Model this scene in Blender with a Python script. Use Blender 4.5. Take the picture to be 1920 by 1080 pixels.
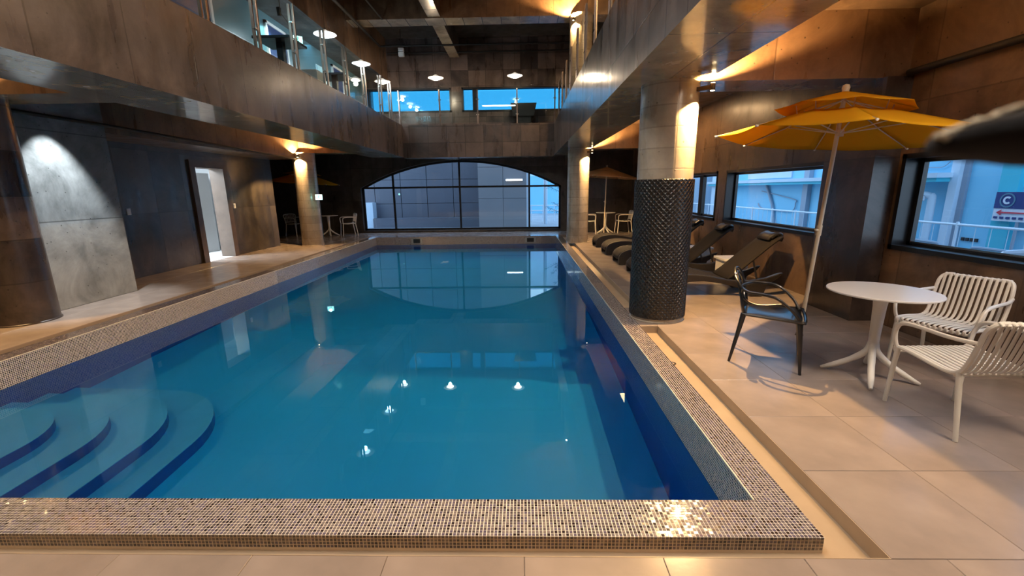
import bpy, bmesh, math, random
from mathutils import Vector, Matrix
import numpy as np
random.seed(7)
PI = math.pi
scene = bpy.context.scene
C = scene.collection
for o in list(bpy.data.objects):
    bpy.data.objects.remove(o)

# ------------------------------------------------------------ camera, world, exposure
F_PX, YAW, PITCH, ROLL, EYE = 818.565, -0.02379, 0.221374, -0.0131677, 1.56
cam = bpy.data.cameras.new('camera')
cam_o = bpy.data.objects.new('camera', cam)
C.objects.link(cam_o)
cy, sy, cp, sp, cr, sr = (math.cos(YAW), math.sin(YAW), math.cos(PITCH), math.sin(PITCH), math.cos(ROLL), math.sin(ROLL))
Fv = Vector((sy * cp, cy * cp, -sp))
R0 = Vector((cy, -sy, 0))
U0 = R0.cross(Fv)
Rv = R0 * cr + U0 * sr
Uv = -R0 * sr + U0 * cr
cam_o.matrix_world = Matrix(((Rv.x, Uv.x, -Fv.x, 0), (Rv.y, Uv.y, -Fv.y, 0), (Rv.z, Uv.z, -Fv.z, EYE), (0, 0, 0, 1)))
cam.sensor_width = 36
cam.lens = 36 * F_PX / 1920
cam.clip_start = 0.02
cam.clip_end = 300
cam.dof.use_dof = True
cam.dof.focus_distance = 4.5
cam.dof.aperture_fstop = (cam.lens / 1000) / 0.004
scene.camera = cam_o

scene.view_settings.view_transform = 'Standard'
scene.view_settings.look = 'None'
scene.view_settings.gamma = 1
scene.view_settings.use_curve_mapping = False
scene.view_settings.exposure = 0.0
cyc = scene.cycles
cyc.max_bounces = 9
cyc.diffuse_bounces = 4
cyc.glossy_bounces = 4
cyc.transmission_bounces = 6
cyc.transparent_max_bounces = 12
cyc.caustics_reflective = False
cyc.caustics_refractive = True
cyc.sample_clamp_indirect = 3.0
cyc.blur_glossy = 0.5

world = bpy.data.worlds.new('world')
scene.world = world
world.use_nodes = True
nt = world.node_tree
nt.nodes.clear()
wo = nt.nodes.new('ShaderNodeOutputWorld')
bg = nt.nodes.new('ShaderNodeBackground')
tc = nt.nodes.new('ShaderNodeTexCoord')
sx = nt.nodes.new('ShaderNodeSeparateXYZ')
rp = nt.nodes.new('ShaderNodeValToRGB')
nt.links.new(tc.outputs['Generated'], sx.inputs[0])
nt.links.new(sx.outputs['Z'], rp.inputs[0])
rp.color_ramp.elements[0].position = 0.0
rp.color_ramp.elements[0].color = (0.60, 0.76, 0.93, 1)
rp.color_ramp.elements[1].position = 0.8
rp.color_ramp.elements[1].color = (0.33, 0.55, 0.88, 1)
nt.links.new(rp.outputs[0], bg.inputs[0])
bg.inputs[1].default_value = 3.4
nt.links.new(bg.outputs[0], wo.inputs[0])

WARM = (1.0, 0.60, 0.24)
SOFTWARM = (1.0, 0.74, 0.47)
COOL = (0.80, 0.92, 1.0)


def lamp(kind, name, loc, power, color, direction=None, size=0.05, spot=1.0, blend=0.3, size_y=None, parent=None):
    l = bpy.data.lights.new(name, kind)
    l.energy = power
    l.color = color
    if kind == 'AREA':
        l.shape = 'RECTANGLE' if size_y else 'SQUARE'
        l.size = size
        if size_y:
            l.size_y = size_y
    else:
        l.shadow_soft_size = size
    if kind == 'SPOT':
        l.spot_size = spot
        l.spot_blend = blend
    o = bpy.data.objects.new(name, l)
    C.objects.link(o)
    o.location = loc
    if direction is not None:
        o.rotation_euler = Vector(direction).to_track_quat('-Z', 'Y').to_euler()
    if parent:
        o.parent = parent
        o.matrix_parent_inverse = parent.matrix_world.inverted()
    return o


# ------------------------------------------------------------ materials
def new_mat(name):
    m = bpy.data.materials.new(name)
    m.use_nodes = True
    n = m.node_tree
    n.nodes.clear()
    out = n.nodes.new('ShaderNodeOutputMaterial')
    return m, n, out


def plain(name, col, rough=0.5, metal=0.0, coat=0.0, bump=0.0, bscale=60, var=0.0, vscale=4, trans=0.0, emit=None, estr=0.0):
    m, n, out = new_mat(name)
    b = n.nodes.new('ShaderNodeBsdfPrincipled')
    b.inputs['Base Color'].default_value = (*col, 1)
    b.inputs['Roughness'].default_value = rough
    b.inputs['Metallic'].default_value = metal
    b.inputs['Coat Weight'].default_value = coat
    if trans:
        b.inputs['Transmission Weight'].default_value = trans
    if emit:
        b.inputs['Emission Color'].default_value = (*emit, 1)
        b.inputs['Emission Strength'].default_value = estr
    if var or bump:
        t = n.nodes.new('ShaderNodeTexCoord')
    if var:
        z = n.nodes.new('ShaderNodeTexNoise')
        z.inputs['Scale'].default_value = vscale
        z.inputs['Detail'].default_value = 6
        n.links.new(t.outputs['Object'], z.inputs['Vector'])
        r = n.nodes.new('ShaderNodeValToRGB')
        r.color_ramp.elements[0].position = 0.3
        r.color_ramp.elements[1].position = 0.7
        r.color_ramp.elements[0].color = (*[c * (1 - var) for c in col], 1)
        r.color_ramp.elements[1].color = (*[min(1, c * (1 + var)) for c in col], 1)
        n.links.new(z.outputs[0], r.inputs[0])
        n.links.new(r.outputs[0], b.inputs['Base Color'])
    if bump:
        z2 = n.nodes.new('ShaderNodeTexNoise')
        z2.inputs['Scale'].default_value = bscale
        z2.inputs['Detail'].default_value = 4
        n.links.new(t.outputs['Object'], z2.inputs['Vector'])
        bm_ = n.nodes.new('ShaderNodeBump')
        bm_.inputs['Strength'].default_value = bump
        bm_.inputs['Distance'].default_value = 0.01
        n.links.new(z2.outputs[0], bm_.inputs['Height'])
        n.links.new(bm_.outputs[0], b.inputs['Normal'])
    n.links.new(b.outputs[0], out.inputs[0])
    return m


def emissive(name, col, strength):
    m, n, out = new_mat(name)
    e = n.nodes.new('ShaderNodeEmission')
    e.inputs[0].default_value = (*col, 1)
    e.inputs[1].default_value = strength
    n.links.new(e.outputs[0], out.inputs[0])
    return m


def glass(name, tint=(0.95, 0.98, 1.0), ior=1.45, rough=0.0):
    m, n, out = new_mat(name)
    tr = n.nodes.new('ShaderNodeBsdfTransparent')
    tr.inputs[0].default_value = (*tint, 1)
    gl = n.nodes.new('ShaderNodeBsdfGlossy')
    gl.inputs['Roughness'].default_value = rough
    # Schlick reflectance from the unsigned facing angle, the same on both faces of the thin pane
    g = n.nodes.new('ShaderNodeNewGeometry')
    dt = n.nodes.new('ShaderNodeVectorMath')
    dt.operation = 'DOT_PRODUCT'
    n.links.new(g.outputs['Normal'], dt.inputs[0])
    n.links.new(g.outputs['Incoming'], dt.inputs[1])
    ab = n.nodes.new('ShaderNodeMath')
    ab.operation = 'ABSOLUTE'
    n.links.new(dt.outputs['Value'], ab.inputs[0])
    om = n.nodes.new('ShaderNodeMath')
    om.operation = 'SUBTRACT'
    om.inputs[0].default_value = 1.0
    n.links.new(ab.outputs[0], om.inputs[1])
    pw = n.nodes.new('ShaderNodeMath')
    pw.operation = 'POWER'
    pw.inputs[1].default_value = 5.0
    n.links.new(om.outputs[0], pw.inputs[0])
    fr = n.nodes.new('ShaderNodeMath')
    fr.operation = 'MULTIPLY_ADD'
    fr.inputs[1].default_value = 0.96
    fr.inputs[2].default_value = 0.04
    n.links.new(pw.outputs[0], fr.inputs[0])
    mx = n.nodes.new('ShaderNodeMixShader')
    n.links.new(fr.outputs[0], mx.inputs[0])
    n.links.new(tr.outputs[0], mx.inputs[1])
    n.links.new(gl.outputs[0], mx.inputs[2])
    n.links.new(mx.outputs[0], out.inputs[0])
    return m


def concrete(name, dark, light, rough=0.3, uv='yz', board=(0.6, 0.9), seam=0.5, coat=0.35, streak=True, vary=0.5, coat_rough=0.22, bump=0.22):
    """varnished board-formed concrete; board = (width along first axis, height along second) of the formwork marks"""
    m, n, out = new_mat(name)
    L = n.links.new
    b = n.nodes.new('ShaderNodeBsdfPrincipled')
    t = n.nodes.new('ShaderNodeTexCoord')
    s = n.nodes.new('ShaderNodeSeparateXYZ')
    L(t.outputs['Object'], s.inputs[0])
    cb = n.nodes.new('ShaderNodeCombineXYZ')
    L(s.outputs[uv[0].upper()], cb.inputs[0])
    L(s.outputs[uv[1].upper()], cb.inputs[1])
    br = n.nodes.new('ShaderNodeTexBrick')
    br.offset = 0.0
    br.inputs['Scale'].default_value = 1.0
    br.inputs['Brick Width'].default_value = board[0]
    br.inputs['Row Height'].default_value = board[1]
    br.inputs['Mortar Size'].default_value = 0.009
    br.inputs['Mortar Smooth'].default_value = 0.3
    br.inputs['Color1'].default_value = (0.0, 0.0, 0.0, 1)
    br.inputs['Color2'].default_value = (1, 1, 1, 1)
    br.inputs['Mortar'].default_value = (0.3, 0.3, 0.3, 1)
    L(cb.outputs[0], br.inputs['Vector'])
    # big clouds
    n1 = n.nodes.new('ShaderNodeTexNoise')
    n1.inputs['Scale'].default_value = 1.3
    n1.inputs['Detail'].default_value = 9
    n1.inputs['Roughness'].default_value = 0.70
    n1.inputs['Distortion'].default_value = 0.6
    L(t.outputs['Object'], n1.inputs['Vector'])
    # streaks
    mp = n.nodes.new('ShaderNodeMapping')
    mp.inputs['Scale'].default_value = (4.5, 4.5, 0.9) if streak else (4, 4, 4)
    L(t.outputs['Object'], mp.inputs[0])
    n2 = n.nodes.new('ShaderNodeTexNoise')
    n2.inputs['Scale'].default_value = 1.0
    n2.inputs['Detail'].default_value = 6
    L(mp.outputs[0], n2.inputs['Vector'])
    def math_(op, a, b_):
        q = n.nodes.new('ShaderNodeMath')
        q.operation = op
        for i, v in enumerate((a, b_)):
            if isinstance(v, (int, float)):
                q.inputs[i].default_value = v
            else:
                L(v, q.inputs[i])
        return q.outputs[0]
    bw = math_('MULTIPLY', br.outputs['Color'], 0.42 * vary)
    mixv = math_('ADD', math_('MULTIPLY', n1.outputs[0], 0.95), math_('MULTIPLY', n2.outputs[0], 0.35))
    mixv = math_('ADD', mixv, bw)
    mixv = math_('SUBTRACT', mixv, 0.21 * vary)
    r = n.nodes.new('ShaderNodeValToRGB')
    e = r.color_ramp.elements
    e[0].position = 0.46
    e[0].color = (*dark, 1)
    e[1].position = 0.86
    e[1].color = (*light, 1)
    L(mixv, r.inputs[0])
    seamf = n.nodes.new('ShaderNodeMix')
    seamf.data_type = 'RGBA'
    seamf.inputs[7].default_value = (*[c * 0.35 for c in dark], 1)
    L(math_('MULTIPLY', br.outputs['Fac'], seam), seamf.inputs[0])
    L(r.outputs[0], seamf.inputs[6])
    # small blow holes
    vo = n.nodes.new('ShaderNodeTexVoronoi')
    vo.inputs['Scale'].default_value = 9
    vo.inputs['Randomness'].default_value = 1
    L(t.outputs['Object'], vo.inputs['Vector'])
    hole = math_('LESS_THAN', vo.outputs['Distance'], 0.085)
    hm = n.nodes.new('ShaderNodeMix')
    hm.data_type = 'RGBA'
    hm.inputs[7].default_value = (*[c * 0.3 for c in dark], 1)
    L(math_('MULTIPLY', hole, 0.7), hm.inputs[0])
    L(seamf.outputs[2], hm.inputs[6])
    L(hm.outputs[2], b.inputs['Base Color'])
    # roughness variation
    rr = n.nodes.new('ShaderNodeMapRange')
    rr.inputs['From Min'].default_value = 0.3
    rr.inputs['From Max'].default_value = 0.7
    rr.inputs['To Min'].default_value = rough * 0.7
    rr.inputs['To Max'].default_value = rough * 1.4
    L(n2.outputs[0], rr.inputs[0])
    L(rr.outputs[0], b.inputs['Roughness'])
    b.inputs['Coat Weight'].default_value = coat
    b.inputs['Coat Roughness'].default_value = coat_rough
    # bump
    n3 = n.nodes.new('ShaderNodeTexNoise')
    n3.inputs['Scale'].default_value = 14
    n3.inputs['Detail'].default_value = 8
    L(t.outputs['Object'], n3.inputs['Vector'])
    h = math_('ADD', math_('MULTIPLY', br.outputs['Fac'], -1.0 * seam), math_('MULTIPLY', n3.outputs[0], 0.25))
    h = math_('ADD', h, math_('MULTIPLY', n2.outputs[0], 0.4))
    h = math_('ADD', h, math_('MULTIPLY', br.outputs['Color'], 0.3 * vary))
    h = math_('SUBTRACT', h, math_('MULTIPLY', hole, 0.5))
    bp = n.nodes.new('ShaderNodeBump')
    bp.inputs['Strength'].default_value = bump
    bp.inputs['Distance'].default_value = 0.012
    L(h, bp.inputs['Height'])
    L(bp.outputs[0], b.inputs['Normal'])
    L(bp.outputs[0], b.inputs['Coat Normal'])
    L(b.outputs[0], out.inputs[0])
    return m


P = 0.0175        # mosaic pitch


def mosaic(name, grout):
    m, n, out = new_mat(name)
    L = n.links.new
    b = n.nodes.new('ShaderNodeBsdfPrincipled')
    g = n.nodes.new('ShaderNodeNewGeometry')
    sc = n.nodes.new('ShaderNodeVectorMath')
    sc.operation = 'SCALE'
    sc.inputs['Scale'].default_value = 1 / P
    L(g.outputs['Position'], sc.inputs[0])
    fl = n.nodes.new('ShaderNodeVectorMath')
    fl.operation = 'FLOOR'
    L(sc.outputs[0], fl.inputs[0])
    wn = n.nodes.new('ShaderNodeTexWhiteNoise')
    wn.noise_dimensions = '3D'
    L(fl.outputs[0], wn.inputs['Vector'])
    r = n.nodes.new('ShaderNodeValToRGB')
    r.color_ramp.interpolation = 'CONSTANT'
    cols = [(0, (0.025, 0.016, 0.02)), (0.12, (0.085, 0.07, 0.078)), (0.38, (0.14, 0.12, 0.13)), (0.58, (0.11, 0.095, 0.15)),
            (0.78, (0.21, 0.18, 0.18)), (0.92, (0.05, 0.04, 0.055))]
    el = r.color_ramp.elements
    el[0].color = (*cols[0][1], 1)
    el[1].position = cols[1][0]
    el[1].color = (*cols[1][1], 1)
    for p_, c_ in cols[2:]:
        q = el.new(p_)
        q.color = (*c_, 1)
    L(wn.outputs['Value'], r.inputs[0])
    col = r.outputs[0]
    b.inputs['Roughness'].default_value = 0.12
    b.inputs['Coat Weight'].default_value = 0.5
    # tiny tilt of every tile, so that some of them catch the light
    sb = n.nodes.new('ShaderNodeVectorMath')
    sb.operation = 'SUBTRACT'
    sb.inputs[1].default_value = (0.5, 0.5, 0.5)
    L(wn.outputs['Color'], sb.inputs[0])
    s2 = n.nodes.new('ShaderNodeVectorMath')
    s2.operation = 'SCALE'
    s2.inputs['Scale'].default_value = 0.10
    L(sb.outputs[0], s2.inputs[0])
    ad = n.nodes.new('ShaderNodeVectorMath')
    L(g.outputs['Normal'], ad.inputs[0])
    L(s2.outputs[0], ad.inputs[1])
    nm = n.nodes.new('ShaderNodeVectorMath')
    nm.operation = 'NORMALIZE'
    L(ad.outputs[0], nm.inputs[0])
    L(nm.outputs[0], b.inputs['Normal'])
    if grout:
        fr = n.nodes.new('ShaderNodeVectorMath')
        fr.operation = 'FRACTION'
        L(sc.outputs[0], fr.inputs[0])
        sp_ = n.nodes.new('ShaderNodeSeparateXYZ')
        L(fr.outputs[0], sp_.inputs[0])
        # grout where the in-plane coordinate is near a cell border: use two axes given by the face normal
        sn = n.nodes.new('ShaderNodeSeparateXYZ')
        L(g.outputs['Normal'], sn.inputs[0])
        acc = None
        for ax in 'XYZ':
            a = n.nodes.new('ShaderNodeMath')
            a.operation = 'GREATER_THAN'
            a.inputs[1].default_value = 0.80
            L(sp_.outputs[ax], a.inputs[0])
            ab = n.nodes.new('ShaderNodeMath')
            ab.operation = 'ABSOLUTE'
            L(sn.outputs[ax], ab.inputs[0])
            lt = n.nodes.new('ShaderNodeMath')
            lt.operation = 'LESS_THAN'
            lt.inputs[1].default_value = 0.5
            L(ab.outputs[0], lt.inputs[0])
            mu = n.nodes.new('ShaderNodeMath')
            mu.operation = 'MULTIPLY'
            L(a.outputs[0], mu.inputs[0])
            L(lt.outputs[0], mu.inputs[1])
            if acc is None:
                acc = mu.outputs[0]
            else:
                mxm = n.nodes.new('ShaderNodeMath')
                mxm.operation = 'MAXIMUM'
                L(acc, mxm.inputs[0])
                L(mu.outputs[0], mxm.inputs[1])
                acc = mxm.outputs[0]
        mx = n.nodes.new('ShaderNodeMix')
        mx.data_type = 'RGBA'
        L(acc, mx.inputs[0])
        L(col, mx.inputs[6])
        mx.inputs[7].default_value = (0.62, 0.55, 0.48, 1)
        col = mx.outputs[2]
    L(col, b.inputs['Base Color'])
    L(b.outputs[0], out.inputs[0])
    return m


def water_mat():
    m, n, out = new_mat('pool_water')
    L = n.links.new
    g = n.nodes.new('ShaderNodeBsdfGlass')
    g.inputs['Color'].default_value = (0.72, 0.93, 1.0, 1)
    g.inputs['IOR'].default_value = 1.33
    g.inputs['Roughness'].default_value = 0.0
    t = n.nodes.new('ShaderNodeTexCoord')
    z = n.nodes.new('ShaderNodeTexNoise')
    z.inputs['Scale'].default_value = 1.6
    z.inputs['Detail'].default_value = 1
    L(t.outputs['Object'], z.inputs['Vector'])
    bp = n.nodes.new('ShaderNodeBump')
    bp.inputs['Strength'].default_value = 0.06
    bp.inputs['Distance'].default_value = 0.02
    L(z.outputs[0], bp.inputs['Height'])
    L(g.outputs[0], out.inputs[0])
    return m


BRN_D, BRN_L = (0.030, 0.022, 0.021), (0.135, 0.100, 0.088)
M = {}
M['conc_x'] = concrete('varnished_concrete_side', BRN_D, BRN_L, 0.32, 'yz', (0.95, 1.85), 0.5)
M['conc_y'] = concrete('varnished_concrete_front', BRN_D, BRN_L, 0.32, 'xz', (0.62, 0.52), 0.6, vary=1.0)
M['conc_board_x'] = concrete('board_marked_concrete_side', BRN_D, BRN_L, 0.34, 'yz', (0.46, 3.0), 0.9, vary=0.9, coat=0.6, coat_rough=0.13)
M['conc_soffit_lit'] = concrete('varnished_concrete_soffit_lit', (0.22, 0.165, 0.10), (0.58, 0.45, 0.28), 0.2, 'xy', (0.52, 1.8), 0.9, coat=0.6, streak=False, coat_rough=0.07, bump=0.10)  # base lightened and gilded to carry bounced and mirrored warm light
M['conc_warm'] = concrete('varnished_concrete_warm', (0.075, 0.045, 0.028), (0.26, 0.165, 0.10), 0.36, 'yz', (1.2, 2.4), 0.35)
M['conc_warm_y'] = concrete('varnished_concrete_warm_front', (0.12, 0.065, 0.035), (0.34, 0.20, 0.11), 0.36, 'xz', (0.9, 2.4), 0.35)
M['conc_grey'] = concrete('grey_wall_concrete', (0.10, 0.105, 0.105), (0.36, 0.37, 0.37), 0.4, 'yz', (1.4, 1.21), 0.55, streak=False)
M['conc_dark'] = concrete('dark_wall_concrete', (0.026, 0.021, 0.016), (0.11, 0.09, 0.07), 0.38, 'yz', (0.8, 1.2), 0.4, vary=0.7)
M['conc_dark_y'] = concrete('dark_wall_concrete_front', (0.026, 0.022, 0.020), (0.10, 0.09, 0.08), 0.38, 'xz', (0.8, 1.2), 0.4, vary=0.7)
M['column'] = concrete('column_concrete', (0.30, 0.25, 0.19), (0.56, 0.48, 0.38), 0.28, 'xz', (40, 0.22), 0.25, coat=0.5)
M['ceiling'] = concrete('ceiling_concrete', (0.05, 0.045, 0.042), (0.13, 0.115, 0.10), 0.5, 'xy', (1.2, 1.8), 0.3, coat=0.05, streak=False)
M['tile'] = plain('porcelain_floor_tile', (0.30, 0.245, 0.215), 0.22, bump=0.05, bscale=30, var=0.17, vscale=2.6)
M['grout'] = plain('floor_grout', (0.22, 0.185, 0.165), 0.8)
M['mosaic'] = mosaic('mosaic_glass', False)
M['mosaic_far'] = mosaic('mosaic_glass_and_grout', True)
M['mosaic_grout'] = plain('mosaic_grout', (0.85, 0.78, 0.70), 0.7)
M['gutter'] = plain('gutter_tile', (0.42, 0.32, 0.22), 0.35, var=0.08)
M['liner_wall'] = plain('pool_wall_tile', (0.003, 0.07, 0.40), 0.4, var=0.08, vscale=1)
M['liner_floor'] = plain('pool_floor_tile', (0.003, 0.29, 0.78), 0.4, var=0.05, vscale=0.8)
M['step_tread'] = plain('step_tread_tile', (0.03, 0.30, 0.74), 0.4, var=0.06, vscale=2)  # treads paler than risers and walls: tile difference plus painted light falloff
M['water'] = water_mat()
M['black'] = plain('black_aluminium', (0.008, 0.009, 0.012), 0.35)
M['glass'] = glass('window_glass')
M['glass_blue'] = glass('blue_film_window_glass', (0.18, 0.48, 0.61), 1.45)
M['glass_rail'] = glass('railing_glass', (0.90, 0.96, 0.97), 1.45)
M['post_steel'] = plain('bronze_tinted_steel', (0.30, 0.235, 0.20), 0.3, metal=1.0)
M['steel'] = plain('polished_steel', (0.55, 0.50, 0.46), 0.22, metal=1.0)
M['white_plastic'] = plain('white_plastic', (0.88, 0.85, 0.79), 0.38, bump=0.02, bscale=200)
M['white'] = plain('white_paint', (0.82, 0.84, 0.86), 0.4)
M['white_top'] = plain('white_table_laminate', (0.88, 0.87, 0.87), 0.25)
M['black_plastic'] = plain('black_plastic', (0.012, 0.012, 0.014), 0.28, coat=0.3)
M['rattan'] = plain('dark_woven_plastic', (0.013, 0.010, 0.009), 0.4, bump=0.6, bscale=120, coat=0.2)
M['sling'] = plain('dark_brown_sling_fabric', (0.010, 0.006, 0.005), 0.85, bump=0.3, bscale=300)
M['wrap'] = plain('black_quilted_wrap', (0.014, 0.010, 0.008), 0.36, coat=0.3)
M['pole'] = plain('cream_pole', (0.66, 0.56, 0.42), 0.4)
M['canopy'] = None
M['canopy_cream'] = None
M['conduit'] = plain('black_conduit', (0.006, 0.005, 0.005), 0.6)
M['door_trim'] = plain('brown_door_trim', (0.11, 0.075, 0.055), 0.4, var=0.2)
M['lampshade'] = plain('white_enamel_shade', (0.85, 0.85, 0.83), 0.3, emit=(1.0, 0.9, 0.75), estr=0.5)
M['bulb'] = emissive('lamp_bulb', (1.0, 0.88, 0.72), 22)
M['bulb_cool'] = emissive('lamp_bulb_cool', (0.78, 0.95, 1.0), 22)
M['brass'] = plain('bronze_fixture', (0.10, 0.07, 0.04), 0.35, metal=0.8)
M['lens'] = emissive('fixture_lens', (1.0, 0.75, 0.4), 30)
M['exit'] = emissive('exit_sign_face', (0.45, 0.95, 0.85), 4.5)
M['exit_fig'] = emissive('exit_sign_figure', (0.02, 0.42, 0.25), 1.0)
M['skimmer'] = plain('aged_grey_skimmer', (0.30, 0.31, 0.30), 0.5)
M['teal_wall'] = plain('teal_upper_wall', (0.10, 0.20, 0.24), 0.3, var=0.15, vscale=1)


def cloth(name, col, trans=0.5):
    m, n, out = new_mat(name)
    L = n.links.new
    d = n.nodes.new('ShaderNodeBsdfDiffuse')
    t = n.nodes.new('ShaderNodeBsdfTranslucent')
    mx = n.nodes.new('ShaderNodeMixShader')
    mx.inputs[0].default_value = trans
    tc_ = n.nodes.new('ShaderNodeTexCoord')
    z = n.nodes.new('ShaderNodeTexNoise')
    z.inputs['Scale'].default_value = 3
    L(tc_.outputs['Object'], z.inputs['Vector'])
    r = n.nodes.new('ShaderNodeValToRGB')
    r.color_ramp.elements[0].color = (*[c * 0.9 for c in col], 1)
    r.color_ramp.elements[1].color = (*col, 1)
    L(z.outputs[0], r.inputs[0])
    L(r.outputs[0], d.inputs[0])
    L(r.outputs[0], t.inputs[0])
    L(d.outputs[0], mx.inputs[1])
    L(t.outputs[0], mx.inputs[2])
    L(mx.outputs[0], out.inputs[0])
    return m


M['canopy'] = cloth('yellow_canopy_cloth', (0.90, 0.52, 0.03), 0.45)
M['canopy_cream'] = cloth('apricot_canopy_cloth', (0.85, 0.55, 0.30), 0.4)


# ------------------------------------------------------------ mesh builder
class MB:
    def __init__(s):
        s.v = []
        s.f = []

    def box(s, x0, x1, y0, y1, z0, z1):
        b = len(s.v)
        s.v += [(x0, y0, z0), (x1, y0, z0), (x1, y1, z0), (x0, y1, z0), (x0, y0, z1), (x1, y0, z1), (x1, y1, z1), (x0, y1, z1)]
        s.f += [(b, b + 3, b + 2, b + 1), (b + 4, b + 5, b + 6, b + 7), (b, b + 1, b + 5, b + 4), (b + 1, b + 2, b + 6, b + 5),
                (b + 2, b + 3, b + 7, b + 6), (b + 3, b, b + 4, b + 7)]
        return s

    def prism(s, pts, axis, a0, a1):
        """polygon pts (2-D) extruded along axis"""
        b = len(s.v)
        n = len(pts)
        def mk(p, a):
            return {'x': (a, p[0], p[1]), 'y': (p[0], a, p[1]), 'z': (p[0], p[1], a)}[axis]
        s.v += [mk(p, a0) for p in pts] + [mk(p, a1) for p in pts]
        s.f.append(tuple(range(b, b + n)))
        s.f.append(tuple(range(b + 2 * n - 1, b + n - 1, -1)))
        for i in range(n):
            j = (i + 1) % n
            s.f.append((b + i, b + n + i, b + n + j, b + j))
        return s

    def tube(s, path, r, seg=8, closed=False, flat=1.0, up=None):
        path = [Vector(p) for p in path]
        n = len(path)
        rs = r if isinstance(r, (list, tuple)) else [r] * n
        b = len(s.v)
        prev = None
        for i, p in enumerate(path):
            if closed:
                t = (path[(i + 1) % n] - path[i - 1])
            else:
                t = path[min(i + 1, n - 1)] - path[max(i - 1, 0)]
            t.normalize()
            if prev is None:
                a = Vector(up) if up else (Vector((0, 0, 1)) if abs(t.z) < 0.9 else Vector((0, 1, 0)))
            else:
                a = prev
            a = (a - t * a.dot(t))
            if a.length < 1e-6:
                a = t.orthogonal()
            a.normalize()
            prev = a
            c = t.cross(a)
            for k in range(seg):
                an = 2 * PI * k / seg
                s.v.append(tuple(p + a * math.cos(an) * rs[i] * flat + c * math.sin(an) * rs[i]))
        m = n if closed else n - 1
        for i in range(m):
            for k in range(seg):
                k2 = (k + 1) % seg
                i2 = (i + 1) % n
                s.f.append((b + i * seg + k, b + i * seg + k2, b + i2 * seg + k2, b + i2 * seg + k))
        if not closed:
            s.f.append(tuple(b + k for k in range(seg - 1, -1, -1)))
            s.f.append(tuple(b + (n - 1) * seg + k for k in range(seg)))
        return s

    def lathe(s, prof, c=(0, 0, 0), seg=32, closed=False):
        b = len(s.v)
        n = len(prof)
        for r, z in prof:
            for k in range(seg):
                a = 2 * PI * k / seg
                s.v.append((c[0] + r * math.cos(a), c[1] + r * math.sin(a), c[2] + z))
        m = n if closed else n - 1
        for i in range(m):
            for k in range(seg):
                k2 = (k + 1) % seg
                i2 = (i + 1) % n
                s.f.append((b + i * seg + k, b + i * seg + k2, b + i2 * seg + k2, b + i2 * seg + k))
        if not closed:
            s.f.append(tuple(b + k for k in range(seg - 1, -1, -1)))
            s.f.append(tuple(b + (n - 1) * seg + k for k in range(seg)))
        return s

    def sheet(s, rows, th=None):
        """grid of points (list of rows)"""
        b = len(s.v)
        m = len(rows[0])
        for r in rows:
            s.v += [tuple(p) for p in r]
        for i in range(len(rows) - 1):
            for k in range(m - 1):
                s.f.append((b + i * m + k, b + i * m + k + 1, b + (i + 1) * m + k + 1, b + (i + 1) * m + k))
        return s

    def mesh(s, name, mat, smooth=False):
        me = bpy.data.meshes.new(name)
        me.from_pydata(s.v, [], s.f)
        if mat:
            me.materials.append(mat)
        bm = bmesh.new()
        bm.from_mesh(me)
        bmesh.ops.recalc_face_normals(bm, faces=bm.faces)
        bm.to_mesh(me)
        bm.free()
        if smooth:
            me.polygons.foreach_set('use_smooth', [True] * len(me.polygons))
            me.set_sharp_from_angle(angle=math.radians(40))
        me.update()
        return me

    def build(s, name, mat, parent=None, smooth=False, bevel=0.0, solid=0.0):
        o = bpy.data.objects.new(name, s.mesh(name, mat, smooth))
        C.objects.link(o)
        if parent:
            o.parent = parent
        if solid:
            md = o.modifiers.new('thickness', 'SOLIDIFY')
            md.thickness = solid
            md.offset = 0
        if bevel:
            md = o.modifiers.new('bevel', 'BEVEL')
            md.width = bevel
            md.segments = 2
            md.limit_method = 'ANGLE'
        return o


def tag(o, label=None, cat=None, group=None, kind=None):
    if label:
        o['label'] = label
    if cat:
        o['category'] = cat
    if group:
        o['group'] = group
    if kind:
        o['kind'] = kind
    return o


def empty(name, loc=(0, 0, 0), rz=0.0):
    o = bpy.data.objects.new(name, None)
    o.empty_display_size = 0.1
    C.objects.link(o)
    o.location = loc
    o.rotation_euler = (0, 0, rz)
    return o


def kids(o):
    return [c for c in bpy.data.objects if c.parent == o]


def copy_tree(o, parent=None):
    c = o.copy()
    C.objects.link(c)
    if parent:
        c.parent = parent
    for ch in kids(o):
        copy_tree(ch, c)
    return c


def struct(o, label=None):
    o['kind'] = 'structure'
    if label:
        o['label'] = label
    return o


def boxes(name, mat, lst, parent=None, bevel=0.0):
    m = MB()
    for b in lst:
        m.box(*b)
    return m.build(name, mat, parent, bevel=bevel)


# ------------------------------------------------------------ key dimensions
XR_IN, XR_OUT = 67 * P, 78 * P        # right kerb 1.1725 .. 1.365
Y_OUT, Y_IN = 98 * P, 112 * P         # front kerb 1.715 .. 1.96
XL_IN, XL_OUT = -289 * P, -302 * P    # left kerb
YF_IN, YF_OUT = 863 * P, 880 * P      # far kerb 15.10 .. 15.4
WZ = -0.27
GX = 1.57                             # right deck edge
GL = -5.42                            # left deck edge
GY = 1.60                             # front deck edge
WR = 4.12                             # right wall
WL = -7.34                            # left wall
WF = 16.8                             # far wall

# ------------------------------------------------------------ deck: screed and tiles
floor = struct(boxes('floor', M['grout'], [
    (GX, WR + 0.3, -3.0, WF, -0.30, -0.012), (-6.9, GX, -3.0, GY, -0.30, -0.012), (-10.0, GL, GY, WF, -0.30, -0.012),
    (GL, GX, YF_OUT, WF, -0.30, -0.012), (XR_OUT, GX, 4.87, 5.68, -0.30, -0.012)]))
T = 0.60
tile_mesh = {}


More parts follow.
